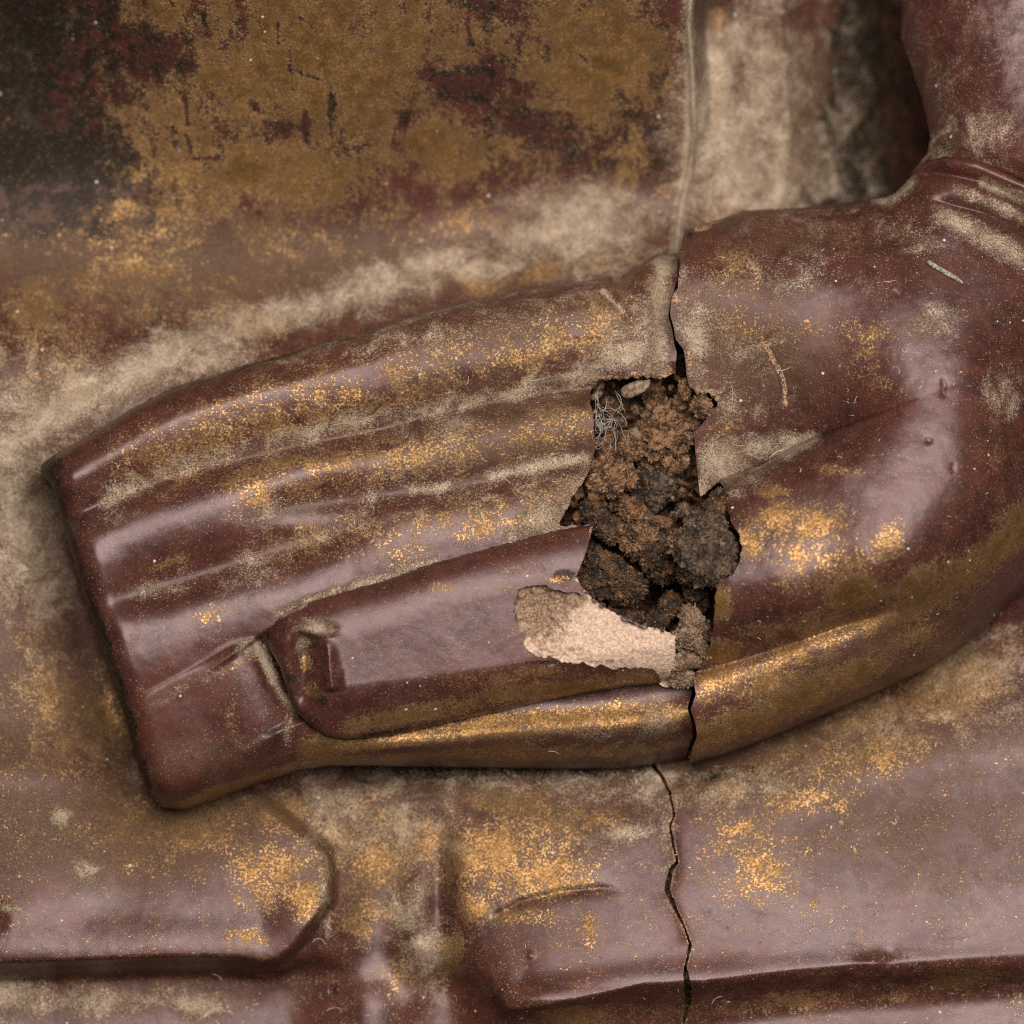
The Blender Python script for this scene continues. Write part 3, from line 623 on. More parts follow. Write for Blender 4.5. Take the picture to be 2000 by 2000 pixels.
def h_lap(X, Y):
    yv = valley(X)
    up = yv - Y
    tor = np.where(up > 0, .0 + 1.0 * (np.sqrt(up * up + 90.0 ** 2) - 90) * .66, 0)
    ledge = np.where(up <= 0, (np.sqrt(up * up + 60.0 ** 2) - 60) * .72, 0); ledge = np.where(ledge > 110, 110 + 60 * (1 - np.exp(-(ledge - 110) / 60)), ledge)
    tor = tor - 420 * sstep(800 - X, 0, 1150) ** 1.5 * sstep(up, 0, 420)
    h = -50 + tor + ledge
    # lap towards the viewer
    h = h + (.00042 * np.clip(Y - 1470, 0, 460) ** 2 + 30 * sstep(Y, 1250, 1500)) * sstep(X, 700, 1100) + 22 * sstep(Y, 1250, 1500)
    dv_, _, _ = seg_dist(X, Y, under_hand)
    h = h - 60 * np.exp(-(dv_ / 70) ** 2) - 60 * np.exp(-(dv_ / 170) ** 2)
    # raised panels of the robe
    dR = sdf(X, Y, right_panel); dL = sdf(X, Y, left_panel)
    lowR = sstep(Y, 1830, 1935)
    wR = 105
    drop = 1 - np.clip(1 + (dR - 2) / wR, 0, 1) ** 2.2
    drop = drop * lowR + (1 - sstep(dR, -wR, 8)) * (1 - lowR)
    h = h - 105 * drop * sstep(X, 700, 900) * (lowR * .65 + .35)
    h = h - 30 * np.exp(-((X - 745) / 70) ** 2) * sstep(Y, 1520, 1620) * sstep(1960 - Y, 0, 120)
    h = h + 10 * np.exp(-((dR - 26) / 30) ** 2) * lowR
    h = h + 50 * sstep(dL, -16, 10) * sstep(Y, 1400, 1530)
    h = h + 20 * np.exp(-((dL - 14) / 62) ** 2) * sstep(Y, 1660, 1800)
    h = h - 60 * sstep(Y, 1840, 1900) * (1 - sstep(X, 560, 760)) * (1 - sstep(dL, -46, 0))
    h = h + 0.16 * np.clip(Y - 1905, 0, 400)
    h = h - 420 * np.exp(-(((X - 1270) / 150) ** 4 + ((Y - 1020) / 330) ** 4))
    h = h - 26 * np.exp(-((X - 862) / 26) ** 2) * sstep(Y, 1560, 1640) * sstep(1860 - Y, 0, 100) + 14 * np.exp(-((X - 815) / 34) ** 2) * sstep(Y, 1640, 1760) * sstep(1990 - Y, 0, 90)
    h = h + groove(X, Y, [(956, 1784), (1021, 1748), (1093, 1730), (1166, 1722), (1225, 1727)], 7, 5, 9, .08, .25)
    # robe edge and the deep fold on the right
    d, t, s = seg_dist(X, Y, lip)
    rt = np.where(s < 0, d, -d)
    far = sstep(rt, 2, 42)
    fold = -80 - 0.22 * np.clip(rt, 0, 190) - 1.1 * np.clip(rt - 190, 0, 330) + 26 * np.exp(-((rt - 60) / 60) ** 2) + 12 * fbm2(X, Y, 150, 2, 22)
    h = np.where(Y < 620, h * (1 - far) + np.minimum(fold, h) * far, h) if True else h
    h = np.where(Y < 620, h, h)
    h = h + 13 * np.exp(-(rt / 6.5) ** 2) * sstep(560 - Y, 0, 40)
    h = h - 60 * np.exp(-(((X - 1408) / 22) ** 2 + ((Y - 25) / 40) ** 2))
    # cloth waves on the ledge, dents
    h = h + 6 * fbm2(X, Y + X * .3, 260, 2, 18) + .6 * fbm2(X, Y, 60, 3, 19) + .2 * fbm2(X, Y, 16, 2, 20)
    h = h - 10 * np.exp(-(((X - 15) / 14) ** 2 + ((Y - 1778) / 22) ** 2)) - 10 * np.exp(-(((X - 654) / 5) ** 2 + ((Y - 1927) / 9) ** 2))
    h = h - 6 * np.exp(-(((X - 1722) / 22) ** 2 + ((Y - 1845) / 24) ** 2)) + 7 * np.exp(-(((X - 1690) / 30) ** 2 + ((Y - 1862) / 12) ** 2))
    h = h + 7 * np.exp(-(((X - 133) / 12) ** 2 + ((Y - 1586) / 12) ** 2)) + 6 * np.exp(-(((X - 1037) / 6) ** 2 + ((Y - 1848) / 6) ** 2))
    h = h + groove(X, Y, [(632, 130), (640, 170), (655, 220), (660, 265)], 5, 4, 4, .1, .1)
    h = h + groove(X, Y, [(1300, 1550), (1312, 1600), (1316, 1680), (1300, 1730), (1340, 1830)], 5, 12, 12, .1, .1)
    return h
lap_gold = [(650, 120, 330, 220, .84), (500, 330, 330, 110, .74), (900, 280, 200, 90, .80), (1150, 120, 180, 160, .84), (300, 200, 200, 200, .62), (1220, 330, 60, 120, .5), (330, 40, 150, 60, .7), (60, 600, 80, 80, .68), (240, 525, 90, 50, .68), (500, 640, 110, 60, .56), (90, 740, 110, 50, .5), (1060, 530, 60, 30, .72, -15), (930, 565, 60, 26, .68, -15), (720, 420, 150, 40, .5, -5), (350, 400, 300, 80, .52),
    (80, 90, 130, 150, -.34), (290, 110, 70, 60, -.55), (160, 300, 90, 90, -.42), (60, 330, 90, 60, -.4), (890, 175, 60, 34, -.42), (930, 210, 26, 60, -.35), (1010, 250, 80, 40, -.45), (700, 60, 26, 40, -.3), (540, 260, 50, 20, -.4), (430, 480, 60, 40, -.3), (830, 150, 40, 14, -.3), (650, 200, 8, 60, -.5), (480, 50, 20, 50, -.35),
    (230, 1400, 70, 90, .72), (100, 1350, 70, 110, .58), (60, 1250, 60, 80, .45), (530, 1690, 110, 90, .72), (600, 1740, 50, 50, .85), (380, 1620, 150, 70, .58), (560, 1590, 80, 60, .6), (500, 1820, 60, 30, .7), (300, 1500, 60, 60, .5), (60, 1500, 90, 60, .4), (250, 1690, 80, 40, .35),
    (740, 1680, 80, 60, .86), (720, 1780, 80, 60, .62), (830, 1640, 60, 60, .74), (740, 1580, 90, 60, .5), (780, 1900, 90, 60, .5), (960, 1660, 90, 80, .92), (1060, 1700, 130, 60, .85), (1000, 1560, 130, 40, .7), (1150, 1600, 100, 50, .6), (1050, 1775, 120, 26, .62), (1150, 1800, 40, 40, .6), (930, 1760, 40, 40, .8), (880, 1860, 40, 80, .6),
    (1480, 1690, 100, 80, .66, 20), (1440, 1610, 70, 20, .72, -15), (1560, 1560, 160, 50, .55, -12), (1700, 1470, 170, 70, .66, -20), (1420, 1540, 80, 40, .5), (1850, 1340, 140, 90, .70, -25), (1650, 1620, 120, 60, .4), (1580, 1760, 90, 40, .45), (1800, 1600, 120, 80, .26), (1560, 1940, 120, 30, .5), (1850, 1900, 120, 26, .58, -6), (1120, 1965, 90, 26, .66), (1400, 1960, 80, 20, .4), (1750, 1935, 60, 20, .5), (1400, 170, 60, 80, .35), (1560, 300, 90, 60, .45), (1430, 420, 120, 50, .5)]
lap_dust = [([(-40, 930), (60, 840), (200, 760), (330, 700)], 46, .95), ([(330, 690), (520, 625), (700, 575), (880, 500)], 36, .78), (720, 565, 110, 40, .92, -15), (1060, 450, 130, 50, .90, -18), (1160, 400, 70, 50, .9), (950, 520, 100, 30, .75, -15), (40, 1020, 60, 120, .85), (60, 1180, 70, 60, .38), (130, 1000, 30, 80, .6), (420, 700, 80, 40, .7), (420, 640, 110, 40, .4, -15),
    ([(1340, -100), (1350, 200), (1345, 340), (1325, 440), (1320, 520)], 14, .95), (1400, 200, 60, 200, 1.0), (1450, 320, 90, 120, .95), (1500, 130, 60, 150, .75), (1440, 60, 60, 60, .7), (1520, 360, 60, 90, .85), (1580, 330, 60, 60, .5), (1400, 380, 60, 60, .5), (1560, 150, 60, 150, .45), (1250, 440, 60, 60, .5), (1720, 350, 30, 50, .4),
    (830, 1850, 40, 90, .62), (790, 1780, 60, 60, .45), (640, 1560, 40, 90, .5), (700, 1560, 100, 60, .45), (20, 1930, 60, 40, .9), (220, 1950, 130, 26, .62), (390, 1955, 50, 26, .9), (900, 1520, 250, 26, .35), (1280, 1530, 50, 50, .55), (1210, 1620, 60, 16, .75, -8), (1300, 1620, 20, 120, .45), (1450, 1530, 120, 26, .45, -12), (1880, 1300, 110, 70, .45, -25), (175, 1690, 34, 26, .55), (133, 1586, 15, 15, 1.0), (640, 1720, 14, 70, .5), (30, 1760, 26, 6, .6)]
lap_gold += [(150, 1400, 220, 180, .46), (350, 1600, 300, 150, .46), (700, 1650, 200, 200, .5), (100, 650, 200, 150, .5), (300, 560, 300, 120, .48), (900, 540, 300, 60, .4), (1600, 1480, 350, 120, .46, -18), (1850, 1330, 150, 90, .74, -25), (1450, 1660, 180, 140, .48), (1000, 1660, 220, 150, .6), (1680, 1400, 120, 50, .7, -20), (1850, 1700, 200, 120, .2), (1300, 1950, 600, 40, .34)]
lap_dust += [(1130, 440, 130, 70, .95), (760, 545, 170, 45, .8, -16), (30, 950, 120, 160, .7), (1440, 300, 110, 150, .9), (60, 1300, 130, 160, .16), (760, 1600, 130, 110, .38), (60, 800, 200, 120, .5), (1150, 470, 160, 70, .5), (1000, 1530, 500, 40, .3), (1700, 1400, 260, 70, .3), (1500, 300, 160, 260, .55), (1640, 200, 90, 300, .22), (60, 1100, 90, 130, .6)]
torso_scr = []
for k in range(26):
    x_, y_ = random.uniform(200, 1280), random.uniform(0, 400); a_ = random.choice((1.45, 1.6, 1.75, .5, .2)) + random.gauss(0, .15); L_ = random.uniform(18, 80)
    torso_scr.append(([(x_, y_), (x_ + L_ * .5 * math.cos(a_) + random.gauss(0, 3), y_ + L_ * .5 * math.sin(a_)), (x_ + L_ * math.cos(a_), y_ + L_ * math.sin(a_))], random.uniform(3.2, 6), random.uniform(-.7, -.35)))
lap_gold += torso_scr + [(400, 470, 520, 70, .5), (900, 440, 260, 50, .52), (150, 560, 200, 60, .5), (420, 620, 160, 50, .48), (1180, 500, 80, 40, .5)]
def a_lap(X, Y):
    d, t, s = seg_dist(X, Y, lap_crack)
    gold = paint(X, Y, lap_gold, .24)
    gold = np.where((Y < 400) & (X < 1330), np.clip(gold + .05 + .26 * fbm2(X * 1.3, Y, 60, 5, 40, .75) - .22 * np.clip(fbm2(X * 1.6, Y * .5, 40, 3, 41), 0, 1), 0, 1), gold)
    gold = np.where(Y > 620, np.minimum(gold, .40 + .46 * gold), gold)
    torso_shade_brown = .56 * sstep(430 - Y, 0, 120) * sstep(1330 - X, 0, 20) + .34 * sstep(420 - X, 0, 600) * sstep(420 - Y, 0, 300)  # painted shade on the belly, deepest top left, with its dark brown gaps
    return dict(gold=gold, matte=paint(X, Y, [(100, 460, 300, 110, .6), (500, 520, 700, 110, .55), (1100, 480, 220, 110, .5), (100, 1350, 250, 250, .4), (740, 1620, 160, 160, .5), (1500, 1480, 500, 90, .5, -10), (1750, 1600, 400, 170, .32), (1100, 1780, 160, 100, .22), (1000, 1540, 400, 60, .45), (1500, 300, 200, 300, .6), (250, 1610, 380, 120, .55), (60, 1420, 160, 160, .4), (300, 1940, 300, 40, .3)]), dust=paint(X, Y, lap_dust, .03, .9),
                black=np.maximum(torso_shade_brown, np.where((X > 1540) & (Y < 500), .55 * sstep(X, 1540, 1700), 0)) + .95 * paint(X, Y, [(1000, 1502, 450, 34, 1.0), (700, 1520, 100, 40, .6), (1400, 1510, 120, 22, .7, -8), (230, 1330, 60, 130, .55), (60, 1020, 26, 60, .4), (50, 1110, 10, 30, .7), (80, 330, 200, 90, .5), (120, 430, 330, 80, .8), (420, 470, 200, 50, .4), (60, 80, 110, 160, .1), (430, 1600, 60, 40, .4), (230, 1560, 240, 80, .3), (120, 1450, 140, 90, .3), (500, 440, 500, 50, .3), (60, 520, 160, 60, .3), (870, 1500, 60, 40, .7), (15, 1778, 10, 16, .9), (654, 1927, 7, 10, 1.0), (1640, 260, 60, 70, .8), (1600, 380, 60, 60, .7), (1680, 200, 60, 300, .7), (1722, 1845, 14, 12, .6), (650, 200, 6, 50, .9), (1120, 420, 60, 80, .2), (480, 430, 200, 30, .35), (860, 460, 200, 20, .45, -8)]),  # includes shade painted under and beside the hand and deep in the fold
                clay=np.maximum(np.exp(-(d / 5.5) ** 2) * .85 * (Y > 1400), paint(X, Y, [(1300, 1600, 10, 30, .5), (1408, 30, 26, 30, .8), (1320, 1560, 14, 30, .5)])))
def phi_lap(X, Y):
    d, t, s = seg_dist(X, Y, lap_crack)
    w_ = (2.4 + 4.6 * np.exp(-((Y - 1915) / 45) ** 2) + 3.0 * np.exp(-((Y - 1720) / 50) ** 2) + 2.0 * np.exp(-((Y - 1500) / 30) ** 2)) + 2.6 * fbm2(X, Y, 16, 3, 30)
    cr = np.where(Y > 1465, d - np.maximum(w_, 1.9), 99)
    return np.minimum(np.minimum(np.minimum(X + 300, 2300 - X), np.minimum(Y + 300, 2300 - Y)), cr)
def lab_lap(x, y):
    P = np.array(lip); xl = np.interp(y, P[:, 1], P[:, 0])
    r = np.zeros(x.shape, int)                       # 0 lap cloth
    r[(y < valley(x)) & (x < xl)] = 1                # 1 torso
    r[(y < 620) & (x >= xl)] = 2                     # 2 deep fold
    r[inside(x, y, left_panel) & (y > 1500)] = 3
    r[inside(x, y, right_panel) & (y > 1400)] = 4
    r[(y > 1840) & ~inside(x, y, right_panel) & ~inside(x, y, left_panel) & (x > 930)] = 5
    return r
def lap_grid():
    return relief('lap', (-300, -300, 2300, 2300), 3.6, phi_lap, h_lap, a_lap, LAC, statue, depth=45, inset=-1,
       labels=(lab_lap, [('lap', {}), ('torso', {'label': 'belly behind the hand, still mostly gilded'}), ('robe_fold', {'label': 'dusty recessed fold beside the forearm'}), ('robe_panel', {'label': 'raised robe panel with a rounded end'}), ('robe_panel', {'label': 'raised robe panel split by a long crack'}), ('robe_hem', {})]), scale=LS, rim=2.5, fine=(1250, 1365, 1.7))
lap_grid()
# the dark packing seen at the bottom of the crack
bx = np.array([[1180, 1380], [1420, 1380], [1420, 2300], [1180, 2300]], float)
def strip(name, pts, wd, hfun, mat, parent, dz):
    P = np.array(smooth_poly(pts, 4)); Tn = np.gradient(P, axis=0); Tn /= np.linalg.norm(Tn, axis=1)[:, None]
    nrm = np.stack([-Tn[:, 1], Tn[:, 0]], -1); cols = []
    for k, o in enumerate((-1, -.5, 0, .5, 1)):
        q = P + nrm * o * wd; cols.append(loc((q[:, 0] - 1000) * LS + 1000, (q[:, 1] - 1000) * LS + 1000, hfun(q[:, 0], q[:, 1]) - dz + 4 * fbm2(q[:, 0], q[:, 1], 10, 2, 3)))
    V = np.stack(cols, 1); n = len(P); idx = np.arange(n * 5).reshape(n, 5)
    q = np.stack([idx[:-1, :-1], idx[:-1, 1:], idx[1:, 1:], idx[1:, :-1]], -1).reshape(-1, 4)
    return add(name, make_mesh(name, V.reshape(-1, 3), q, np.zeros((0, 3), int), mat), parent)
strip('crack_filling', lap_crack, 22, h_lap, CLAYWET, statue, 42)

# ------------------------------------------------------------------ the crumbling core inside the break
core_o = None
def h_core(X, Y):
    n = fbm2(X, Y, 70, 5, 50, .62); rid = np.abs(fbm2(X, Y, 36, 4, 51, .6))
    h = 118 + 60 * n - 80 * rid + 5 * fbm2(X, Y, 9, 3, 52)
    h = h - 130 * np.exp(-(((X - 1295) / 60) ** 2 + ((Y - 1165) / 42) ** 2)) - 50 * np.exp(-(((X - 1260) / 80) ** 2 + ((Y - 765) / 28) ** 2)) - 60 * np.exp(-(((X - 1180) / 30) ** 2 + ((Y - 800) / 50) ** 2)) - 40 * np.exp(-(((X - 1285) / 40) ** 2 + ((Y - 1005) / 18) ** 2))
    h = h + 75 * np.exp(-(((X - 1345) / 34) ** 2 + ((Y - 1265) / 80) ** 2)) + 40 * np.exp(-(((X - 1370) / 40) ** 2 + ((Y - 800) / 30) ** 2))
    return h
hole_big = lambda X, Y: np.minimum(sdf(X, Y, hole) + 42, np.minimum(1480 - Y, 99))
core = relief('clay_core', (1040, 680, 1500, 1400), 2.6, hole_big, h_core, lambda X, Y: dict(dirt=np.zeros(X.shape)), CLAY, statue, depth=60, inset=0, skirt_dark=0)[0]

def lump_mesh(name, sub, seed, mat, rough=.34, pits=.25, oct=5):
    import bmesh
    bm = bmesh.new(); bmesh.ops.create_icosphere(bm, subdivisions=sub, radius=1.0)
    V = np.array([v.co[:] for v in bm.verts]); F = np.array([[v.index for v in f.verts] for f in bm.faces]); bm.free()
    n1 = fbm3(V, .95, oct, seed, .6); n2 = fbm3(V, .33, 4, seed + 3, .6)
    n3 = np.abs(fbm3(V, .5, 4, seed + 5, .65)); n4 = np.abs(fbm3(V, .16, 3, seed + 8, .6))
    q_ = np.round((V + .35 * np.stack([n1, n2, n1 - n2], -1)) * 2.1) / 2.1; blk = np.linalg.norm(q_, axis=1) - 1
    r = 1 + rough * n1 + .2 * n2 + .22 * blk + .34 * (n3 - .25) + .26 * (n4 - .2) - pits * np.clip(.13 - n3, 0, 1) * 4.5
    V = V * r[:, None]
    me = make_mesh(name, V, np.zeros((0, 4), int), F, mat)
    return me
def place(name, me, x, y, z, r, parent, sc=(1, 1, .8), rot=None):
    o = add(name, me, parent); o.location = ((x - 1000) * S, (1000 - y) * S, z * S)
    o.scale = (r * S * sc[0], r * S * sc[1], r * S * sc[2]); o.rotation_euler = rot or (random.uniform(-.5, .5), random.uniform(-.5, .5), random.uniform(0, 6.28))
    return o
big = {m: [lump_mesh('core_lump', 6, 10 * i + k, mt) for k in range(3)] for i, (m, mt) in enumerate((('b', CLAY), ('w', CLAYWET), ('g', CLAYGREY), ('d', CLAYDUST)))}
small = {m: [lump_mesh('core_lump', 4, 100 + 10 * i + k, mt, .42) for k in range(4)] for i, (m, mt) in enumerate((('b', CLAY), ('w', CLAYWET), ('g', CLAYGREY), ('d', CLAYDUST), ('t', TAN)))}
def P5(x, y): return (1000 + x * .2588, 650 + y * .2588)
def P6(x, y): return (950 + x * .2588, 1000 + y * .2588)
BL = [  # (x, y, height, radius, kind, stretch)
    (*P5(1150, 760), 165, 52, 'b', (1.15, 1.3, .7)), (*P5(1080, 930), 172, 44, 'b', (1.3, .9, .7)), (*P5(880, 870), 178, 26, 'b', (1.3, 1, .8)), (*P5(740, 870), 185, 30, 'b', (1.3, .8, .7)), (*P5(720, 1130), 205, 40, 'b', (.9, 1.2, .7)), (*P5(850, 1080), 190, 26, 'b', (1, 1.2, .8)),
    (*P5(1080, 1160), 185, 44, 'g', (1.1, .9, .8)), (*P5(1260, 1010), 190, 18, 'b', (.8, 1.8, .8)), (*P5(620, 1360), 190, 36, 'w', (1.2, .7, .8)), (*P5(900, 1340), 205, 32, 'b', (1.2, .8, .8)), (*P5(740, 1480), 222, 34, 'w', (1.1, .9, .8)), (*P5(960, 1570), 222, 38, 'b', (1.1, 1.0, .7)), (*P5(1080, 1440), 205, 26, 'b', (1.5, .6, .7)),
    (*P5(1230, 1600), 240, 30, 'g', (1, 1.2, .8)), (*P5(1100, 1600), 230, 26, 'w', (1, 1, .8)), (*P5(1090, 500), 150, 40, 'b', (1.2, .6, .7)), (*P5(1330, 560), 200, 34, 'b', (1.1, 1, .7)), (*P5(1430, 560), 226, 24, 'b', (1, .9, .7)), (*P5(1300, 430), 215, 18, 'b', (.8, 1.2, .8)), (*P5(1350, 660), 195, 22, 'b', (1, 1, .8)),
    (*P6(900, 470), 232, 48, 'w', (1.5, .9, .7)), (*P6(740, 560), 226, 30, 'w', (.9, 1, .8)), (*P6(1060, 560), 215, 40, 'w', (1.1, 1, .7)), (*P6(1330, 400), 225, 36, 'w', (1.2, 1, .8)), (*P6(1250, 340), 225, 30, 'w', (1, .8, .8)), (*P6(820, 740), 215, 24, 'w', (1.2, .8, .8)), (*P6(1000, 800), 200, 34, 'w', (1.4, .7, .8)), (*P6(1400, 700), 190, 26, 'w', (1, 1, .8)), (*P6(1290, 830), 205, 30, 'w', (1.2, .8, .8)), (*P6(1580, 640), 232, 26, 'w', (.9, 1.3, .8)), (*P6(1600, 560), 245, 28, 'g', (1.2, .7, .8)),
    # the clump pushed out over the palm edge
    (*P6(1640, 330), 318, 54, 'g', (1.0, 1.05, .7)), (*P6(1740, 420), 318, 42, 'g', (.95, .8, .7)), (*P6(1640, 130), 315, 40, 'g', (1.0, 1.0, .7)), (*P6(1700, -20), 310, 32, 'w', (.72, 1.25, .6)), (*P6(1480, 240), 275, 32, 'b', (1, 1, .8)), (*P6(1760, 240), 330, 34, 'g', (.8, 1.1, .6)), (*P6(1560, 450), 275, 34, 'w', (1, .8, .8)),
    # grey clay along the right of the lower hole
    (*P6(1560, 860), 245, 30, 'd', (.9, 1.4, .7)), (*P6(1500, 960), 255, 26, 'd', (.9, 1.3, .7)), (*P6(1600, 1000), 262, 20, 'd', (.6, 1.7, .7)), (*P6(1480, 1120), 250, 24, 'd', (.8, 1.3, .7)), (*P6(1470, 1250), 246, 22, 'd', (.9, 1.2, .6)), (*P6(1540, 1130), 250, 18, 'd', (.7, 1.5, .6))]
for i, (x, y, z, r, k, sc) in enumerate(BL):
    dz_ = random.uniform(-42, 8) if z < 260 and not (y > 1180 and x > 1300) else 0
    place('core_lump', big[k][i % 3], x, y, z + dz_, r * (.92 if dz_ else 1), core, sc)
hp = np.array(hole)
cnt = 0
while cnt < 230:
    x = random.uniform(1085, 1440); y = random.uniform(730, 1335)
    if not inside(np.array([x]), np.array([y]), hole)[0]: continue
    if math.hypot((x - 1295) / 55, (y - 1165) / 38) < 1 or math.hypot((x - 1250) / 70, (y - 770) / 25) < 1: continue
    zc = float(h_core(np.array([x]), np.array([y]))[0])
    k = 'w' if y > 1030 else random.choice('bbbg')
    if x > 1325 and y > 1170: k = 'd'
    elif random.random() < .16: k = 't' if y < 1000 else 'b'
    r = random.uniform(2.8, 8.5) if random.random() < .84 else random.uniform(10, 17)
    z = max(zc, 120 if y < 1000 else 160) + random.uniform(0, 62)
    if y > 1120 and x < 1350: z -= 20
    place('core_lump', random.choice(small[k]), x, y, z, r, core, (random.uniform(.8, 1.3), random.uniform(.7, 1.1), .8)); cnt += 1
# pale crust along the upper lip of the break
for (x, y), r in zip(crop(1000, 650, 500, [(520, 370), (580, 355), (630, 330), (680, 320), (740, 320), (800, 330), (870, 325), (930, 318), (1010, 300), (1060, 270), (1100, 260), (1130, 300), (1090, 310), (1160, 250), (1400, 420), (1450, 415), (1520, 440), (1580, 430), (1540, 480), (1330, 780)]), [8, 10, 12, 10, 8, 6, 6, 6, 9, 12, 13, 12, 10, 8, 9, 11, 9, 10, 8, 6]):
    hz = float((h_finger if x < 1310 else h_palm)(np.array([x]), np.array([y]))[0])
    place('edge_crust', random.choice(small['t']), x, y + 2, hz - 3, r, statue, (1.2, .7, .6))

# ------------------------------------------------------------------ loose things
def tube(name, pts, r, mat, sides=5, taper=True):
    P = np.array(pts, float); n = len(P); Tn = np.gradient(P, axis=0); Tn /= np.linalg.norm(Tn, axis=1)[:, None] + 1e-12
    up = np.array([.3, .2, 1.0]); A = np.cross(Tn, up); A /= np.linalg.norm(A, axis=1)[:, None] + 1e-12; B = np.cross(Tn, A)
    rr = r * (np.interp(np.linspace(0, 1, n), [0, .12, .8, 1], [.6, 1, 1, .35]) if taper else np.ones(n))
    V = []; 
    for k in range(sides):
        a = 2 * math.pi * k / sides; V.append(P + (A * math.cos(a) + B * math.sin(a)) * rr[:, None])
    V = np.stack(V, 1); idx = np.arange(n * sides).reshape(n, sides)
    q = np.stack([idx[:-1], np.roll(idx[:-1], -1, 1), np.roll(idx[1:], -1, 1), idx[1:]], -1).reshape(-1, 4)
    V = V.reshape(-1, 3); V = np.vstack([V, P[:1], P[-1:]])
    e0 = [[len(V) - 2, (k + 1) % sides, k] for k in range(sides)]; e1 = [[len(V) - 1, (n - 1) * sides + k, (n - 1) * sides + (k + 1) % sides] for k in range(sides)]
    return V, q, np.array(e0 + e1)
def loose(name, V, q, t, mat, **props):
    """V in relief units -> a top-level object with its origin at its own middle"""
    c = V.mean(0); L = V - c
    W = np.stack([L[:, 0] * S, -L[:, 1] * S, L[:, 2] * S], -1)
    o = add(name, make_mesh(name, W, q[:, ::-1] if len(q) else q, t[:, ::-1] if len(t) else t, mat), None, **props)
    o.matrix_world = R4 @ Matrix.Translation(((c[0] - 1000) * S, (1000 - c[1]) * S, c[2] * S))
    return o
def hz(f, x, y): return float(f(np.array([float(x)]), np.array([float(y)]))[0])

pts = [(*p, 0) for p in smooth_poly(crop(1350, 350, 650, [(1362, 486), (1385, 505), (1440, 540), (1500, 575), (1560, 612)]), 3)]
zs = [hz(h_palm, x, y) for x, y, _ in pts]
zl = np.linspace(max(zs[0], zs[1]), zs[-1], len(pts)); off = max(np.array(zs) - zl) + 3
V, q, t = tube('s', [(x, y, z + off) for (x, y, _), z in zip(pts, zl)], 5.2, STRAW, 8)
V += (rng.random(V.shape) - .5) * 1.6
loose('straw_splinter', V, q, t, STRAW, label='short grey straw splinter lying on the palm near the wrist', category='splinter')

# curled flake hanging in the top of the break
fl = crop(1000, 650, 500, [(820, 440), (850, 400), (930, 365), (1000, 360), (1040, 355), (1035, 400), (1000, 440), (950, 470), (890, 492), (840, 485)])
fc = np.array(fl).mean(0); ring = np.array(smooth_poly(fl, 3, True)); n = len(ring)
Vf = []
for k, s_ in enumerate((0.02, .35, .7, 1.0)):
    p = fc + (ring - fc) * s_
    Vf.append(np.column_stack([p, 210 + 6 * (1 - s_ ** 2) + 9 * (p[:, 0] - fc[0]) / 30 + 1.5 * rng.random(n)]))
Vt = np.array(Vf); Vb = Vt.copy()[::-1]; Vb[..., 2] -= 3.5
Vall = np.concatenate([Vt, Vb]); m = len(Vall); idx = np.arange(m * n).reshape(m, n)
q = np.stack([idx[:-1], np.roll(idx[:-1], -1, 1), np.roll(idx[1:], -1, 1), idx[1:]], -1).reshape(-1, 4)
loose('lacquer_flake', Vall.reshape(-1, 3), q[:, ::-1], np.zeros((0, 3), int), FLAKE, label='curled buff flake hanging under the top edge of the broken hole', category='flake')

# tuft of hair in the hole
VV, QQ, TT = [], [], []; base = 0
for k in range(48):
    a0 = np.array(P5(random.gauss(690, 75), random.gauss(650, 75)) + (random.uniform(215, 262),))
    ang = random.uniform(0, 6.28); L = random.uniform(20, 62); cv = random.uniform(-2.4, 2.4); p = [a0]; 
    for i in range(14):
        ang += cv / 14 * 1.6 + random.gauss(0, .12); p.append(p[-1] + np.array([math.cos(ang), math.sin(ang) * 1.1, random.uniform(-.3, .3)]) * L / 14)
    P_ = np.array(p); P_[:, 0] = np.where(P_[:, 0] < 1162, 1162 + (1162 - P_[:, 0]) * .5, P_[:, 0])
    V, q, t = tube('h', P_, random.uniform(.25, .48), HAIR, 4); VV.append(V); QQ.append(q + base); TT.append(t + base); base += len(V)
loose('hair_tuft', np.vstack(VV), np.vstack(QQ), np.vstack(TT), HAIR, label='tangled tuft of pale hair inside the broken hole by the fingers', category='hair tuft')

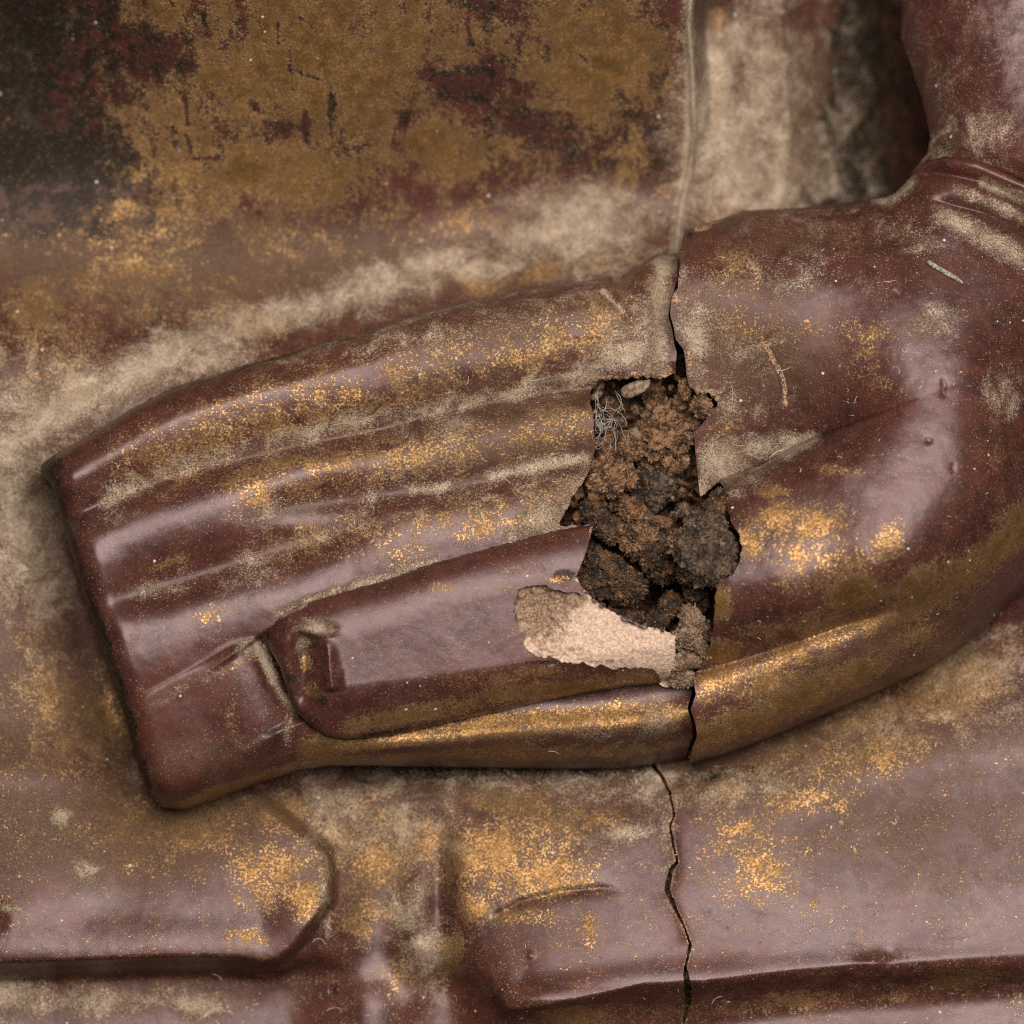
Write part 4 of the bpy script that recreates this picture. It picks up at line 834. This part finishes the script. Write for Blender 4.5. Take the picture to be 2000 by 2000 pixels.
# lint lying about
def fibre(f, x, y, L, ang, cv, lift=1.2, r=.75, mat=HAIR, scale=1.0, **props):
    p = []; a = ang; 
    for i in range(13):
        p.append((x, y)); a += cv / 12 + random.gauss(0, .1); x += math.cos(a) * L / 12; y += math.sin(a) * L / 12
    P_ = np.array(p); z = f(P_[:, 0], P_[:, 1]) + lift + np.linspace(0, 1, 13) * random.uniform(0, 2)
    if scale != 1.0: P_ = (P_ - 1000) * scale + 1000
    V, q, t = tube('f', np.column_stack([P_, z]), r, mat, 4)
    return loose('lint_fibre', V, q, t, mat, category='fibre', group='lint fibres lying on the statue', **props)
c3 = lambda x, y: (1350 + x * .3364, 350 + y * .3364); c4 = lambda x, y: (1000 + x * .5176, 1000 + y * .5176)
for f, (x, y), L, ang, cv, lab, sc in (
    (h_palm, c3(1215, 985), 30, 0, 6.5, 'pale lint fibre curled into a loop on the palm bulge', 1), (h_palm, c3(1145, 1105), 26, -1, 3.5, 'hooked pale lint fibre on the palm beside the bulge', 1), (h_palm, c3(1100, 600), 26, .3, -.8, 'faint pale lint fibre above the dent on the palm', 1),
    (h_palm, c3(450, 1640), 60, -1.1, 1.2, 'long bent pale hair over the dusty palm hollow', 1), (h_palm, c3(360, 1600), 50, -.8, .3, 'straight pale hair across the dusty palm hollow', 1), (h_palm, c3(480, 1110), 34, .2, -.4, 'pale hair crossing the small crack in the palm', 1), (h_palm, c3(500, 1080), 28, 1.0, .5, 'short pale hair leaning against the small crack in the palm', 1), (h_palm, c3(230, 1200), 40, 1.2, .6, 'pale hair above the crumbling corner of the hole', 1), (h_palm, c3(935, 1300), 14, -1.5, .8, 'tiny white hook of lint low on the palm', 1),
    (h_lap, c4(1320, 1475), 22, -1.0, 2.0, 'pale curl of lint on the right robe panel below the gold patch', LS), (h_lap, c4(1430, 1130), 24, .9, 2.6, 'pale curl of lint near the upper right of the robe panel', LS), (h_lap, c4(740, 1830), 30, -1.4, 1.4, 'bent pale hair below the robe panel edge', LS), (h_lap, c4(755, 950), 14, .4, -.6, 'short white lint under the hand edge', LS), (h_lap, c4(1740, 1420), 16, .7, .2, 'short white lint near the right end of the robe panel', LS), (h_lap, (615, 1830), 34, -1.2, 2.5, 'bent pale lint by the rounded end of the robe panel', LS), (h_lap, (640, 1965), 36, -.5, .7, 'pale hair on the hem under the rounded panel', LS), (h_lap, (420, 1895), 26, .2, .8, 'pale lint just below the left panel edge', LS), (h_lap, (810, 1722), 16, -.8, .3, 'short pale lint in the gilded hollow between the panels', LS), (h_lap, (345, 285), 14, .7, .2, 'short pale lint on the gilded belly', LS),
    (h_finger, (1070, 1468), 26, -.3, 1.2, 'pale lint on the gold underside of the lowest finger', 1), (h_finger, (940, 895), 14, .6, .2, 'bright speck of lint on the second finger', 1), (h_finger, (985, 935), 16, .5, .1, 'short pale lint between two fingers', 1), (h_finger, (1030, 745), 40, -.25, .4, 'pale hair along the groove under the uppermost finger', 1), (h_finger, (915, 735), 20, 1.4, .6, 'short pale hair standing on the uppermost finger', 1)):
    fibre(f, x, y, L, ang, cv, label=lab, scale=sc)

VV, QQ, TT = [], [], []; base = 0
for k in range(230):
    if k < 110: f, sc, x, y = h_palm, 1.0, random.uniform(1360, 1960), random.uniform(460, 1250)
    elif k < 175: f, sc, x, y = h_lap, LS, random.uniform(700, 1980), random.uniform(1500, 1980)
    else: f, sc, x, y = h_finger, 1.0, random.uniform(420, 1100), random.uniform(760, 1010)
    if f is h_palm and (not inside(np.array([x]), np.array([y]), palm)[0] or inside(np.array([x]), np.array([y]), hole)[0]): continue
    a = random.uniform(0, 6.28); L = random.uniform(4, 12); cv = random.gauss(0, 1.6); p = []
    for i in range(5):
        p.append((x, y)); a += cv / 4; x += math.cos(a) * L / 4; y += math.sin(a) * L / 4
    P_ = np.array(p); z = f(P_[:, 0], P_[:, 1]) + 1.0
    P_ = (P_ - 1000) * sc + 1000
    V, q, t = tube('l', np.column_stack([P_, z]), random.uniform(.4, .75), HAIR, 4); VV.append(V); QQ.append(q + base); TT.append(t + base); base += len(V)
loose('dust_lint', np.vstack(VV), np.vstack(QQ), np.vstack(TT), HAIR, kind='stuff', label='tiny pale specks of lint scattered over the hand and robe', category='lint')

print('verts', sum(len(o.data.vertices) for o in bpy.data.objects if o.type == 'MESH'))
